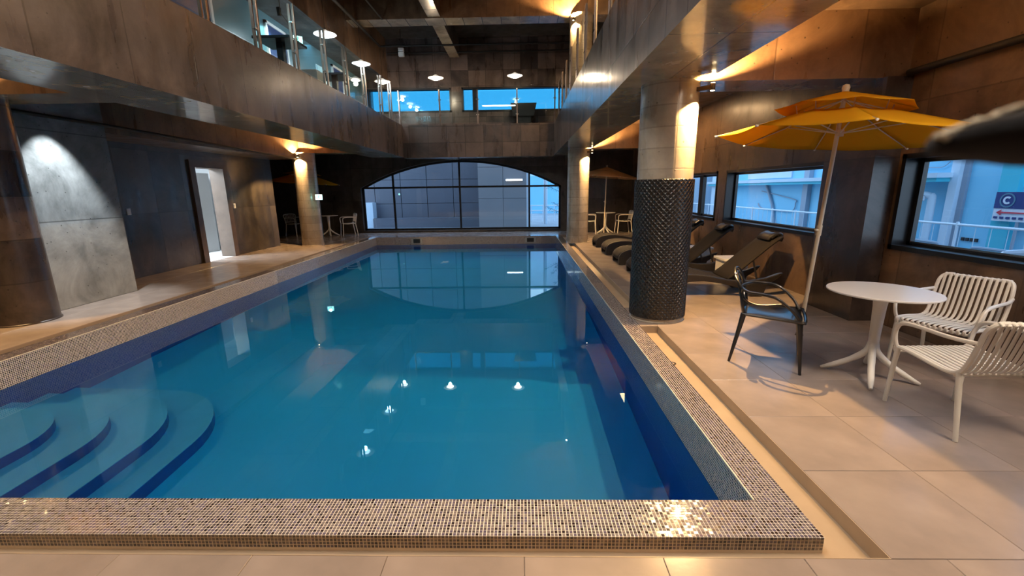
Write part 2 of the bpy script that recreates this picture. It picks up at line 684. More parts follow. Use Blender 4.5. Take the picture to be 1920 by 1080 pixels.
def deck_tile(x0, x1, y0, y1):
    w, d = round(x1 - x0, 4), round(y1 - y0, 4)
    key = (w, d)
    if key not in tile_mesh:
        g = 0.0010
        m = MB()
        b = 0.002
        z1 = 0.0
        m.v += [(g, g, -0.012), (w - g, g, -0.012), (w - g, d - g, -0.012), (g, d - g, -0.012),
                (g, g, z1 - b), (w - g, g, z1 - b), (w - g, d - g, z1 - b), (g, d - g, z1 - b),
                (g + b, g + b, z1), (w - g - b, g + b, z1), (w - g - b, d - g - b, z1), (g + b, d - g - b, z1)]
        for i in range(4):
            j = (i + 1) % 4
            m.f += [(i, j, 4 + j, 4 + i), (4 + i, 4 + j, 8 + j, 8 + i)]
        m.f += [(8, 9, 10, 11), (3, 2, 1, 0)]
        tile_mesh[key] = m.mesh('tile', M['tile'])
    o = bpy.data.objects.new('tile', tile_mesh[key])
    C.objects.link(o)
    o.location = (x0, y0, 0)
    o.parent = floor
    return o


def tile_area(x0, x1, y0, y1, tx=T, ty=T, ox=0.0):
    xs = [x0]
    while xs[-1] + 1e-6 < x1:
        xs.append(min(x1, xs[-1] + (tx if len(xs) > 1 or not ox else ox)))
    ys = [y0]
    while ys[-1] + 1e-6 < y1:
        ys.append(min(y1, ys[-1] + ty))
    for i in range(len(xs) - 1):
        for j in range(len(ys) - 1):
            if xs[i + 1] - xs[i] > 0.02 and ys[j + 1] - ys[j] > 0.02:
                deck_tile(xs[i], xs[i + 1], ys[j], ys[j + 1])


tile_area(GX, WR, GY, WF, 0.60, 0.60)
tile_area(-4.2, WR, 0.4, GY, 0.60, 0.60)
tile_area(-7.34, GL, 2.2, WF, 0.64, 0.90)
tile_area(GL, GX, YF_OUT, WF, 0.9, 0.7)
tile_area(XR_OUT, GX, 4.87, 5.68, 0.3, 0.81)
boxes_rest = boxes('tile', M['tile'], [(-10, WL, 13.1, WF, -0.012, 0.0), (-6.9, -4.2, -3, GY, -0.012, 0), (-4.2, WR, -3, 0.4, -0.012, 0)], floor)

# ------------------------------------------------------------ pool: gutter, kerb core, basin, steps, water
gut = MB()
GZ = -0.085
gut.box(GL, XL_OUT, GY, YF_OUT, GZ - 0.1, GZ)
gut.box(XR_OUT, GX, GY, 4.87, GZ - 0.1, GZ)
gut.box(XR_OUT, GX, 5.68, YF_OUT, GZ - 0.1, GZ)
gut.box(XL_OUT, XR_OUT, GY, Y_OUT, GZ - 0.1, GZ)
gut_o = struct(gut.build('pool_gutter', M['gutter']), 'tan tiled overflow gutter channel running around the pool kerb')
gl_ = MB()      # upright lining of the channel's outer side
gl_.box(GX - 0.004, GX, GY, 4.87, GZ, -0.001)
gl_.box(GX - 0.004, GX, 5.68, YF_OUT, GZ, -0.001)
gl_.box(XL_OUT, GX - 0.004, GY, GY + 0.004, GZ, -0.001)
gl_.box(XR_OUT, GX - 0.004, 4.866, 4.87, GZ, -0.001)
gl_.build('gutter_side', M['gutter'], gut_o)

kerb = struct(boxes('pool_kerb', M['mosaic_grout'], [
    (XL_OUT, XR_OUT, Y_OUT, Y_IN, -0.275, -0.0015), (XR_IN, XR_OUT, Y_IN, 8.75, -0.275, -0.0015),
    (XL_OUT, XL_IN, Y_IN, 8.75, -0.275, -0.0015)]), 'pool kerb faced with tiny glossy brown and grey glass mosaic tiles')
boxes('far_kerb', M['mosaic_far'], [
    (XR_IN, XR_OUT, 8.75, YF_OUT, -0.275, 0.0), (XL_OUT, XL_IN, 8.75, YF_OUT, -0.275, 0.0), (XL_IN, XR_IN, YF_IN, YF_OUT, -0.275, 0.0)], kerb)
M['edge_trim'] = plain('cream_edge_trim', (0.75, 0.70, 0.58), 0.3)
boxes('edge_trim', M['edge_trim'], [(XR_IN - 0.003, XR_IN + 0.004, Y_IN, YF_IN, -0.006, 0.0025)], kerb)
boxes('edge_trim', M['edge_trim'], [(XL_IN - 0.004, XL_IN + 0.003, Y_IN, YF_IN, -0.006, 0.0025)], kerb)


def tiles_np(cells):
    """cells: array rows of (origin xyz, u vec, v vec, n vec) -> joined little tiles"""
    V, Fc = [], []
    base = 0
    for (ox, oy, oz), u, v, nrm in cells:
        g = 0.0021
        u = np.array(u); v = np.array(v); nr = np.array(nrm)
        o = np.array([ox, oy, oz])
        lo, hi = g, P - g
        q = [(lo, lo), (hi, lo), (hi, hi), (lo, hi)]
        V += [o + u * a + v * b - nr * 0.0014 for a, b in q]
        V += [o + u * a + v * b + nr * 0.0006 for a, b in q]
        Fc += [(base + 4, base + 5, base + 6, base + 7), (base, base + 1, base + 5, base + 4), (base + 1, base + 2, base + 6, base + 5),
               (base + 2, base + 3, base + 7, base + 6), (base + 3, base, base + 4, base + 7)]
        base += 8
    return [tuple(p) for p in V], Fc


X_, Y_, Z_ = (1, 0, 0), (0, 1, 0), (0, 0, 1)
cells = []
singles = []
for i in range(-185, 78):
    for j in range(98, 112):
        c = ((i * P, j * P, 0), X_, Y_, Z_)
        if (j == 98 and i >= -150) or (j == 99 and i >= 8):
            singles.append(c)
        else:
            cells.append(c)
    for k in range(1, 5):
        cells.append(((i * P, Y_OUT, -k * P), X_, Z_, (0, -1, 0)))
for j in range(112, 500):
    for i in range(67, 78):
        cells.append(((i * P, j * P, 0), X_, Y_, Z_))
    for k in range(1, 17):
        cells.append(((XR_IN, (j + 1) * P, -k * P), (0, -1, 0), Z_, (-1, 0, 0)))
for j in range(98, 300):
    for k in range(1, 5):
        cells.append(((XR_OUT, j * P, -k * P), Y_, Z_, (1, 0, 0)))
for j in range(200, 500):
    for i in range(-302, -289):
        cells.append(((i * P, j * P, 0), X_, Y_, Z_))
    for k in range(1, 17):
        cells.append(((XL_IN, j * P, -k * P), Y_, Z_, (1, 0, 0)))
mv, mf = tiles_np(cells)
me = bpy.data.meshes.new('mosaic_tiles')
me.from_pydata(mv, [], mf)
me.materials.append(M['mosaic'])
mo = bpy.data.objects.new('mosaic_tiles', me)
C.objects.link(mo)
mo.parent = kerb
mo['kind'] = 'stuff'
sv, sf = tiles_np([((0, 0, 0), X_, Y_, Z_)])
sme = bpy.data.meshes.new('mosaic_tile')
sme.from_pydata(sv, [], sf)
sme.materials.append(M['mosaic'])
for c in singles[:300]:
    o = bpy.data.objects.new('mosaic_tile', sme)
    C.objects.link(o)
    o.location = c[0]
    o.parent = kerb

PB = -1.38
basin = MB()
basin.box(XL_OUT, XL_IN - 0.001, Y_OUT, YF_OUT, PB, -0.276)
basin.box(XR_IN + 0.001, XR_OUT, Y_OUT, YF_OUT, PB, -0.276)
basin.box(XL_OUT, XR_OUT, Y_OUT, Y_IN - 0.001, PB, -0.276)
basin.box(XL_OUT, XR_OUT, YF_IN + 0.001, YF_OUT, PB, -0.276)
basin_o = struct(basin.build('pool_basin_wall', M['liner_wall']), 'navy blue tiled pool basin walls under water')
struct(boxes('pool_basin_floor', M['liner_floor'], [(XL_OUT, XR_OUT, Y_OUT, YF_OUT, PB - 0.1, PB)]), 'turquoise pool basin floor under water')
steps = struct(empty('pool_steps', (XL_IN, Y_IN, PB)), 'turquoise curved corner steps with navy risers under water')
for k, (xe, ye, zt, rad) in enumerate([(-3.03, 4.47, -1.17, 0.95), (-3.33, 4.19, -0.965, 0.85), (-3.65, 3.86, -0.76, 0.75), (-3.98, 3.62, -0.56, 0.62), (-4.16, 3.12, -0.40, 0.45)]):
    pts = [(0, 0), (xe - XL_IN, 0)]
    dx, dy = xe - XL_IN, ye - Y_IN
    for a in range(0, 13):
        th = a / 12 * PI / 2
        pts.append((dx - rad + rad * math.cos(th), dy - rad + rad * math.sin(th)))
    pts.append((0, dy))
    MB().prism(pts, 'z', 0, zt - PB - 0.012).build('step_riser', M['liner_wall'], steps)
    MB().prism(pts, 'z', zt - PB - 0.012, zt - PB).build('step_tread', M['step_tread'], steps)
# water: one calm sheet with its underside on the basin floor level left open
wm = MB()
wm.sheet([[(XL_IN, Y_IN, WZ), (XR_IN, Y_IN, WZ)], [(XL_IN, YF_IN, WZ), (XR_IN, YF_IN, WZ)]])
wm_o = wm.build('pool_water', M['water'])
for p_ in wm_o.data.polygons:
    pass
if wm_o.data.polygons[0].normal.z < 0:
    wm_o.data.flip_normals()
tag(struct(wm_o), 'calm clear blue pool water mirroring the arched window')

wm_o.cycles.is_caustics_caster = True
wm_o.data.polygons.foreach_set('use_smooth',[True]*len(wm_o.data.polygons))
for o in [basin_o, bpy.data.objects['pool_basin_floor']] + kids(steps):
    o.cycles.is_caustics_receiver = True

# skimmers in the far pool wall
for k, (px, w) in enumerate([(-3.65, 'left'), (0.30, 'right')]):
    t = empty('pool_skimmer', (px, YF_IN, -0.14))
    tag(t, 'square skimmer opening in the far pool wall, %s of the two' % w, 'skimmer', 'skimmers in the far pool wall')
    f = MB()
    f.box(-0.19, 0.19, -0.012, 0.0, 0.07, 0.09).box(-0.19, 0.19, -0.012, 0.0, -0.09, -0.07).box(-0.19, -0.12, -0.012, 0, -0.07, 0.07).box(0.12, 0.19, -0.012, 0, -0.07, 0.07)
    f.build('frame', M['skimmer'], t)
    boxes('flap', M['black'], [(-0.12, 0.12, -0.006, 0.0, -0.07, 0.07)], t)
for k, (px, w) in enumerate([(-2.55, 'left'), (0.33, 'right')]):
    t = MB().lathe([(0.001, 0.004), (0.09, 0.004), (0.10, 0.0)], (px, 15.75, 0.0), 20).build('floor_hatch', M['black'])
    tag(t, 'small round dark lid set in the far deck, %s of the two' % w, 'drain lid', 'round lids in the far deck')
t = MB().lathe([(0.022, 0.0), (0.024, 0.006), (0.036, 0.006), (0.038, 0.0)], (0, 0, 0), 20, closed=True).build('drain_cover', M['steel'])
t.location = (1.43, 3.95, GZ)
tag(t, 'small round steel drain ring in the gutter channel near the black wrapped column', 'drain')

# ------------------------------------------------------------ lower storey walls
# far wall with the arched opening
ax0, ax1, az0, az1, azt = -6.08, 1.49, 0.08, 1.69, 2.67
acx = (ax0 + ax1) / 2
half = (ax1 - ax0) / 2
rise = azt - az1
Rr = (half * half + rise * rise) / (2 * rise)


def arch_z(x):
    return azt - Rr + math.sqrt(max(0, Rr * Rr - (x - acx) ** 2))


NA = 40
axs = [ax0 + (ax1 - ax0) * i / NA for i in range(NA + 1)]
fw = MB()
fw.box(-10.3, ax0, WF, WF + 0.35, -0.3, 3.40)
fw.box(ax1, WR + 0.3, WF, WF + 0.35, -0.3, 3.40)
fw.box(ax0, ax1, WF, WF + 0.35, -0.3, az0)
for i in range(NA):
    x0, x1 = axs[i], axs[i + 1]
    z0, z1 = arch_z(x0), arch_z(x1)
    b = len(fw.v)
    fw.v += [(x0, WF, z0), (x1, WF, z1), (x1, WF, 3.40), (x0, WF, 3.40), (x0, WF + 0.35, z0), (x1, WF + 0.35, z1), (x1, WF + 0.35, 3.40), (x0, WF + 0.35, 3.40)]
    fw.f += [(b, b + 1, b + 2, b + 3), (b + 7, b + 6, b + 5, b + 4), (b, b + 4, b + 5, b + 1)]
struct(fw.build('wall_far', M['conc_dark_y']))
# arch window
w1 = struct(empty('window_1', (acx, WF + 0.2, az0)), 'wide segmental arched window with black mullions at the far end of the pool')
fy = WF + 0.17
fr = MB()
fr.box(ax0, ax1, fy, fy + 0.07, az0, az0 + 0.07)
fr.box(ax0, ax0 + 0.07, fy, fy + 0.07, az0, arch_z(ax0 + 0.07))
fr.box(ax1 - 0.07, ax1, fy, fy + 0.07, az0, arch_z(ax1 - 0.07))
for i in range(NA):
    x0, x1 = axs[i], axs[i + 1]
    z0, z1 = arch_z(x0), arch_z(x1)
    b = len(fr.v)
    fr.v += [(x0, fy, z0 - 0.08), (x1, fy, z1 - 0.08), (x1, fy, z1), (x0, fy, z0), (x0, fy + 0.07, z0 - 0.08), (x1, fy + 0.07, z1 - 0.08), (x1, fy + 0.07, z1), (x0, fy + 0.07, z0)]
    fr.f += [(b, b + 1, b + 2, b + 3), (b + 7, b + 6, b + 5, b + 4), (b, b + 4, b + 5, b + 1), (b + 3, b + 2, b + 6, b + 7)]
def keep(o, parent):
    o.parent = parent
    bpy.context.view_layer.update()
    o.matrix_parent_inverse = parent.matrix_world.inverted()
    return o
keep(fr.build('window_frame', M['black']), w1)
for mx_ in (-4.88, -2.34, 0.30):
    keep(boxes('mullion', M['black'], [(mx_ - 0.035, mx_ + 0.035, fy, fy + 0.07, az0 + 0.07, arch_z(mx_) - 0.07)]), w1)
keep(boxes('transom', M['black'], [(ax0 + 0.07, ax1 - 0.07, fy + 0.005, fy + 0.065, 1.655, 1.725)]), w1)
cuts = [ax0 + 0.07, -4.88, -2.34, 0.30, ax1 - 0.07]
for a, b_ in zip(cuts[:-1], cuts[1:]):
    keep(boxes('pane', M['glass'], [(a + 0.03, b_ - 0.03, fy + 0.03, fy + 0.038, az0 + 0.06, 1.66)]), w1)
    n_ = 12
    pts = [(a + 0.03 if i == 0 else (b_ - 0.03 if i == n_ else a + (b_ - a) * i / n_)) for i in range(n_ + 1)]
    poly = [(pts[0], 1.72)] + [(x, max(1.725, arch_z(x) - 0.06)) for x in pts] + [(pts[-1], 1.72)]
    keep(MB().prism(poly, 'y', fy + 0.03, fy + 0.038).build('pane', M['glass']), w1)

# right wall with three windows
ZW0, ZW1 = 0.86, 1.88
openings = [(2.0, 4.98), (5.87, 9.12), (9.52, 12.9)]
rw = MB()
rw.box(WR, WR + 0.20, -3, WF + 0.35, -0.3, ZW0)
rw.box(WR, WR + 0.20, -3, WF + 0.35, ZW1, 3.40)
ys = [-3] + [v for o_ in openings for v in o_] + [WF + 0.35]
for i in range(0, len(ys), 2):
    rw.box(WR, WR + 0.20, ys[i], ys[i + 1], ZW0, ZW1)
struct(rw.build('wall_right', M['conc_warm']))
struct(boxes('pilaster', M['conc_x'], [(3.85, WR, 5.03, 5.85, 0.0, 2.67)]), 'square brown concrete pilaster between the two large right windows')
wl = ['nearest', 'middle', 'farthest']
for k, (a, b_) in enumerate(openings):
    w = struct(empty('window_%d' % (k + 2), (WR, a, ZW0)), 'black framed strip window in the right wall, %s of three' % wl[k])
    fx = WR - 0.012
    f = MB()
    d0, d1 = fx, fx + 0.215
    tk = 0.05
    f.box(d0, d1, a, b_, ZW0, ZW0 + tk).box(d0, d1, a, b_, ZW1 - tk, ZW1)
    f.box(d0, d1, a, a + tk, ZW0, ZW1).box(d0, d1, b_ - tk, b_, ZW0, ZW1)
    g0 = fx + 0.155
    ib = 0.09
    f.box(g0, g0 + 0.05, a, b_, ZW0 + tk, ZW0 + ib).box(g0, g0 + 0.05, a, b_, ZW1 - ib, ZW1 - tk)
    f.box(g0, g0 + 0.05, a + tk, a + 0.12, ZW0, ZW1).box(g0, g0 + 0.05, b_ - 0.10, b_ - tk, ZW0, ZW1)
    keep(f.build('window_frame', M['black']), w)
    panes = [(a + 0.12, b_ - 0.10)]
    if k == 2:
        keep(boxes('mullion', M['black'], [(g0 - 0.03, g0 + 0.05, 10.55, 10.75, ZW0 + tk, ZW1 - tk)]), w)
        panes = [(a + 0.12, 10.55), (10.75, b_ - 0.10)]
    for p0, p1 in panes:
        keep(boxes('pane', M['glass'], [(g0 + 0.02, g0 + 0.028, p0, p1, ZW0 + ib, ZW1 - ib)]), w)
        keep(boxes('inner_sash', M['steel'], [(g0 - 0.004, g0 + 0.002, p0, p1, ZW0 + ib - 0.012, ZW0 + ib + 0.006)]), w)

# left walls
struct(boxes('wall_left_panel', M['conc_grey'], [(-7.9, -6.40, -3, 6.95, -0.3, 3.40)]), 'grey concrete wall panel lit by a cool spot on the left')
DY0, DY1, DZ = 9.93, 10.92, 2.17
struct(boxes('wall_left', M['conc_dark'], [(-7.64, WL, 6.95, DY0, -0.3, 3.40), (-7.64, WL, DY1, 13.1, -0.3, 3.40), (-7.64, WL, DY0, DY1, DZ, 3.40)]))
struct(boxes('wall_nook', M['conc_dark_y'], [(-10.3, -7.64, 12.9, 13.1, -0.3, 3.40), (-10.3, -10.0, 13.1, WF, -0.3, 3.40)]), 'dark wall of the seating nook behind the left column')
struct(boxes('wall_near', M['conc_y'], [(-7.9, WR + 0.4, -3.3, -3.0, -0.3, 6.9)]), 'brown concrete wall behind the viewer')
d1o = struct(empty('door_1', (WL, DY0, 0)), 'open doorway with brown trim to a bright white room in the left wall')
tr = MB()
tw = 0.13
tr.box(WL - 0.30, WL + 0.05, DY0, DY0 + 0.03, 0, DZ).box(WL - 0.30, WL + 0.05, DY1 - 0.03, DY1, 0, DZ).box(WL - 0.30, WL + 0.05, DY0, DY1, DZ - 0.03, DZ)
tr.box(WL, WL + 0.05, DY0 - tw, DY0, 0, DZ + tw).box(WL, WL + 0.05, DY1, DY1 + tw, 0, DZ + tw).box(WL, WL + 0.05, DY0, DY1, DZ, DZ + tw)
keep(tr.build('door_trim', M['door_trim']), d1o)
# the white room behind
rm = MB()
rm.box(-10.2, -10.1, 8.2, 12.7, 0, 2.6).box(-10.2, -7.64, 8.1, 8.2, 0, 2.6).box(-10.2, -7.64, 12.7, 12.8, 0, 2.6).box(-10.2, -7.64, 8.1, 12.8, 2.6, 2.7)
struct(rm.build('room_wall', M['white']), 'white walls of the bright room behind the doorway')
struct(boxes('room_floor', M['white_top'], [(-10.2, -7.34, 8.1, 12.8, -0.05, 0.0)]), 'pale floor of the bright room behind the doorway')
t = empty('locker_cabinet', (-8.95, 11.62, 0))
tag(t, 'white cabinet with a dark blue upper panel seen through the doorway', 'cabinet')
boxes('body', M['white'], [(-0.8, 0.45, -0.25, 0.45, 0.0, 2.1)], t, bevel=0.01)
M['blue_panel'] = plain('blue_panel', (0.02, 0.05, 0.16), 0.4)
boxes('upper_panel', M['blue_panel'], [(-0.75, 0.10, -0.27, -0.25, 1.72, 2.05)], t)
boxes('door', M['white_top'], [(-0.78, -0.02, -0.27, -0.25, 0.08, 1.68)], t)
boxes('door', M['white_top'], [(0.0, 0.42, -0.27, -0.25, 0.08, 1.68)], t)
boxes('handle', M['black'], [(0.03, 0.06, -0.30, -0.27, 0.95, 1.15)], t)
boxes('handle', M['black'], [(0.15, 0.19, -0.30, -0.27, 1.45, 1.62)], t)
lamp('AREA', 'room_ceiling_lamp', (-8.8, 9.9, 2.55), 300, COOL, (0, 0, -1), 1.2)
for (y, z, w) in [(8.12, 1.25, 'before the doorway'), (11.20, 1.25, 'just past the doorway')]:
    t = empty('light_switch', (WL, y, z))
    tag(t, 'white wall switch on the dark left wall %s' % w, 'switch')
    boxes('plate', M['white'], [(0, 0.012, -0.04, 0.04, -0.06, 0.06)], t, bevel=0.003)
    boxes('rocker', M['white_top'], [(0.012, 0.018, -0.02, 0.02, -0.03, 0.03)], t)

# ------------------------------------------------------------ balcony storey: beams and slabs
ZS, ZC, ZT = 2.67, 3.33, 3.70


def beam(name, b, side, soffit='conc_soffit_lit', label=None):
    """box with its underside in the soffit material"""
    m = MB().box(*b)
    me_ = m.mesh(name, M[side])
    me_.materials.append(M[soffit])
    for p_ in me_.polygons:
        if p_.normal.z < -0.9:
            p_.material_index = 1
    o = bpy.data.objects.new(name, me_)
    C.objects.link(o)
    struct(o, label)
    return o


beam('beam_right', (1.10, 1.97, -3.0, 15.25, ZS, 3.68), 'conc_board_x', label='long brown concrete edge beam of the right balcony with board marks')
beam('beam_left', (-5.0, -3.95, -3.0, 15.25, ZS, ZT), 'conc_x', label='long dark varnished concrete edge beam of the left balcony')
beam('beam_far', (-3.95, 1.10, 15.25, 15.85, 2.65, ZT), 'conc_y', label='brown concrete edge beam of the far balcony with formwork panels')
beam('beam_near', (-3.95, 1.10, -0.6, 0.0, ZS, ZT), 'conc_y', label='concrete edge beam above the viewer')
for k, y in enumerate((-2.9, 5.1, 13.1)):
    if y > 0:
        beam('cross_beam', (1.97, WR, y, y + 0.55, ZS, ZC), 'conc_warm_y', label='cross beam from the %s right column to the right wall' % ('near', 'far')[k - 1])
        beam('cross_beam', (-7.34 if y > 9 else -6.40, -5.0, y, y + 0.55, ZS, ZC), 'conc_warm_y', label='cross beam from the left edge beam to the left wall, %s' % ('near', 'far')[k - 1])
beam('far_stub_beam', (-2.75, -2.25, 15.85, WF, ZS, ZC), 'conc_x', label='short beam between far balcony beam and arched window')
cl = MB()
cl.box(1.97, WR + 0.4, -3, WF + 0.35, ZC, 3.68)
cl.box(-10.3, -5.0, -3, WF + 0.35, ZC, 3.70)
cl.box(-5.0, 1.97, 15.85, WF + 0.35, ZC, 3.70)
cl.box(-5.0, 1.97, -3.0, -0.6, ZC, 3.70)
o = cl.build('balcony_slab', M['conc_warm'])
struct(o, 'brown concrete balcony slab forming the lower ceiling')
struct(MB().tube([(WR - 0.06, -1, 2.70), (WR - 0.06, 5.03, 2.70)], 0.035, 10).build('trim_1', M['conduit'], smooth=True), 'black conduit pipe along the top of the right wall')
struct(MB().tube([(-6.36, 3.5, 2.62), (-6.36, 6.95, 2.60), (-6.42, 13.0, 2.50)], 0.025, 10).build('trim_2', M['conduit'], smooth=True), 'dark pipe running along the left wall under the ceiling')
struct(boxes('trim_3', M['conc_warm'], [(-7.34, -6.45, 6.95, 13.1, 2.50, ZC)]), 'dark concrete bulkhead above the left doorway wall')

# columns
CR = 0.31


def column(name, x, y, z0, z1, label, mat='column'):
    prof = [(CR + 0.012, 0), (CR + 0.012, 0.012), (CR, 0.02), (CR, z1 - z0)]
    o = MB().lathe(prof, (0, 0, 0), 64).build(name, M[mat], smooth=True)
    o.location = (x, y, z0)
    struct(o, label)
    return o


col1 = column('column', 1.66, 5.25, 0, ZS, 'thick round concrete column on the right wrapped in black quilted covering')
column('column', 1.66, 13.15, 0, ZS, 'round pale concrete column at the far right pool corner')
column('column', -6.35, 13.15, 0, ZS, 'round concrete column at the far left with board rings and warm wall light')
column('column', -6.35, 5.25, 0, ZS, 'round dark concrete column at the left edge before the grey wall panel', 'conc_y')
column('column', 1.66, 13.15, 3.68, 6.12, 'upper storey round column on the right balcony')
column('column', 1.66, 5.25, 3.68, 6.12, 'upper storey round column above the wrapped column')
# quilted wrap: raised diamond net on a drum
NU, NV = 396, 300
z0, z1 = 0.045, 1.655
nd = 36
vs, fs = [], []
for j in range(NV + 1):
    z = z0 + (z1 - z0) * j / NV
    for i in range(NU):
        a = 2 * PI * i / NU
        u = a / (2 * PI) * nd
        v = (z - z0) / (2 * PI * CR / nd) * 0.92
        d1 = abs(((u + v) % 1.0) - 0.5) * 2
        d2 = abs(((u - v) % 1.0) - 0.5) * 2
        h = max(d1, d2)
        h = min(1.0, max(0, (h - 0.62) / 0.30))
        r = CR + 0.010 + 0.010 * h
        if j in (0, NV):
            r = CR + 0.001
        vs.append((r * math.cos(a), r * math.sin(a), z))
for j in range(NV):
    for i in range(NU):
        i2 = (i + 1) % NU
        fs.append((j * NU + i, j * NU + i2, (j + 1) * NU + i2, (j + 1) * NU + i))
me = bpy.data.meshes.new('column_wrap')
me.from_pydata(vs, [], fs)
me.materials.append(M['wrap'])
me.polygons.foreach_set('use_smooth', [True] * len(me.polygons))
wr = bpy.data.objects.new('column_wrap', me)
C.objects.link(wr)
wr.parent = col1
wr['label'] = 'black quilted diamond-pattern wrap'


def updown(x, y, z, nx, ny, label, up=180, down=90, color=WARM, upang=2.65, dnang=2.2, out=0.08):
    t = empty('wall_light', (x, y, z))
    n_ = Vector((nx, ny, 0)).normalized()
    t.rotation_euler = (0, 0, math.atan2(n_.y, n_.x))
    tag(t, label, 'wall light', 'up and down lights on the columns')
    MB().lathe([(0.001, -0.035), (0.024, -0.035), (0.026, -0.03), (0.026, 0.03), (0.024, 0.035), (0.001, 0.035)], (out, 0, 0), 20).build('body', M['brass'], t, smooth=True)
    boxes('bracket', M['brass'], [(0.0, out - 0.02, -0.02, 0.02, -0.02, 0.02)], t)
    MB().lathe([(0.001, 0.0), (0.02, 0.0), (0.02, 0.003), (0.001, 0.003)], (out, 0, 0.036), 16).build('lens', M['lens'], t)
    MB().lathe([(0.001, 0.0), (0.02, 0.0), (0.02, 0.003), (0.001, 0.003)], (out, 0, -0.039), 16).build('lens', M['lens'], t)
    for s_, pw, an in ((1, up, upang), (-1, down, dnang)):
        l = bpy.data.lights.new('beam_of_wall_light', 'SPOT')
        l.energy = pw
        l.color = color
        l.spot_size = an
        l.spot_blend = 0.25
        l.shadow_soft_size = 0.008
        lo = bpy.data.objects.new('beam_of_wall_light', l)
        C.objects.link(lo)
        if s_ < 0:
            l.cycles.is_caustics_light = True
        lo.parent = t
        lo.location = (out, 0, s_ * 0.045)
        lo.rotation_euler = (0 if s_ < 0 else PI, 0, 0)
    return t


def on_col(cx, cy_, ang):
    return cx + CR * math.cos(ang), cy_ + CR * math.sin(ang), math.cos(ang), math.sin(ang)


x, y, nx, ny = on_col(1.66, 5.25, math.radians(-45))
updown(x, y, 2.575, nx, ny, 'bronze wall light high on the wrapped column, shining up the cross beam', 480, 620, out=0.16)
x, y, nx, ny = on_col(1.66, 13.15, math.radians(-45))
updown(x, y, 2.575, nx, ny, 'bronze wall light high on the far right column', 440, 560, out=0.16)
x, y, nx, ny = on_col(-6.35, 13.15, math.radians(-88))
updown(x, y, 2.575, nx, ny, 'bronze wall light high on the far left column', 420, 420)
x, y, nx, ny = on_col(1.66, 13.15, math.radians(-130))
updown(x, y, 5.95, nx, ny, 'bronze wall light on the upper storey right column', 520, 220)
x, y, nx, ny = on_col(-6.35, 5.25, math.radians(-88))
updown(x, y, 2.575, nx, ny, 'bronze wall light high on the near left column, beyond the left edge', 400, 320)
x, y, nx, ny = on_col(1.66, 5.25, math.radians(-160))
up_near = updown(x, y, 5.95, nx, ny, 'bronze wall light on the near upper right column, above the frame', 300, 1300)

# ------------------------------------------------------------ upper storey shell
ZU = 6.8
struct(boxes('ceiling', M['ceiling'], [(-7.6, WR + 0.4, -3, WF + 0.35, ZU, ZU + 0.2)]), 'dark concrete ceiling slab of the upper storey')
for y, w in ((5.1, 'near'), (13.1, 'far')):
    beam('upper_cross_beam', (-4.75, WR, y, y + 0.55, 6.12, ZU), 'conc_warm_y', label='%s brown concrete cross beam under the upper ceiling' % w)
beam('upper_long_beam', (-2.50, -2.16, 5.65, 13.1, 6.15, ZU), 'conc_x', label='concrete beam along the middle of the upper ceiling')
beam('upper_long_beam', (-2.50, -2.16, 13.65, WF, 6.15, ZU), 'conc_x', label='concrete beam between far cross beam and upper far wall')
beam('upper_drop_ceiling', (-5.6, -4.75, 0, WF, 5.41, ZU), 'conc_warm', 'ceiling', label='dropped brown ceiling box over the left balcony')
wu = MB()
zb, zt_ = 4.33, 5.16
wu.box(-7.6, WR + 0.3, WF, WF + 0.35, ZT, zb)
wu.box(-7.6, WR + 0.3, WF, WF + 0.35, zt_, ZU)
for a, b_ in [(-7.6, -6.9), (-2.50, -2.12), (1.60, WR + 0.3)]:
    wu.box(a, b_, WF, WF + 0.35, zb, zt_)
struct(wu.build('wall_far_upper', M['conc_y']))
for k, (a, b_, mull) in enumerate([(-6.9, -2.50, [-5.45]), (-2.12, 1.60, [-1.64])]):
    w = struct(empty('window_%d' % (k + 5), (a, WF, zb)), '%s upper strip window with bright blue sky behind the far balcony' % ('left', 'right')[k])
    f = MB()
    f.box(a, b_, WF - 0.02, WF + 0.2, zb, zb + 0.06).box(a, b_, WF - 0.02, WF + 0.2, zt_ - 0.06, zt_)
    f.box(a, a + 0.06, WF - 0.02, WF + 0.2, zb, zt_).box(b_ - 0.06, b_, WF - 0.02, WF + 0.2, zb, zt_)
    keep(f.build('window_frame', M['black']), w)
    cs = [a + 0.06] + mull + [b_ - 0.06]
    for mm in mull:
        keep(boxes('mullion', M['black'], [(mm - 0.09, mm + 0.09, WF, WF + 0.1, zb + 0.06, zt_ - 0.06)]), w)
    for c0, c1 in zip(cs[:-1], cs[1:]):
        keep(boxes('pane', M['glass_blue'], [(c0, c1, WF + 0.09, WF + 0.098, zb + 0.05, zt_ - 0.05)]), w)
uw = MB()
struct(boxes('wall_left_upper', M['teal_wall'], [(-5.9, -5.6, -3, WF, ZT, ZU)]), 'dark teal wall of the left balcony room')
struct(boxes('wall_right_upper', M['conc_warm'], [(WR, WR + 0.3, -3, WF, 3.68, ZU)]), 'brown upper wall on the right')
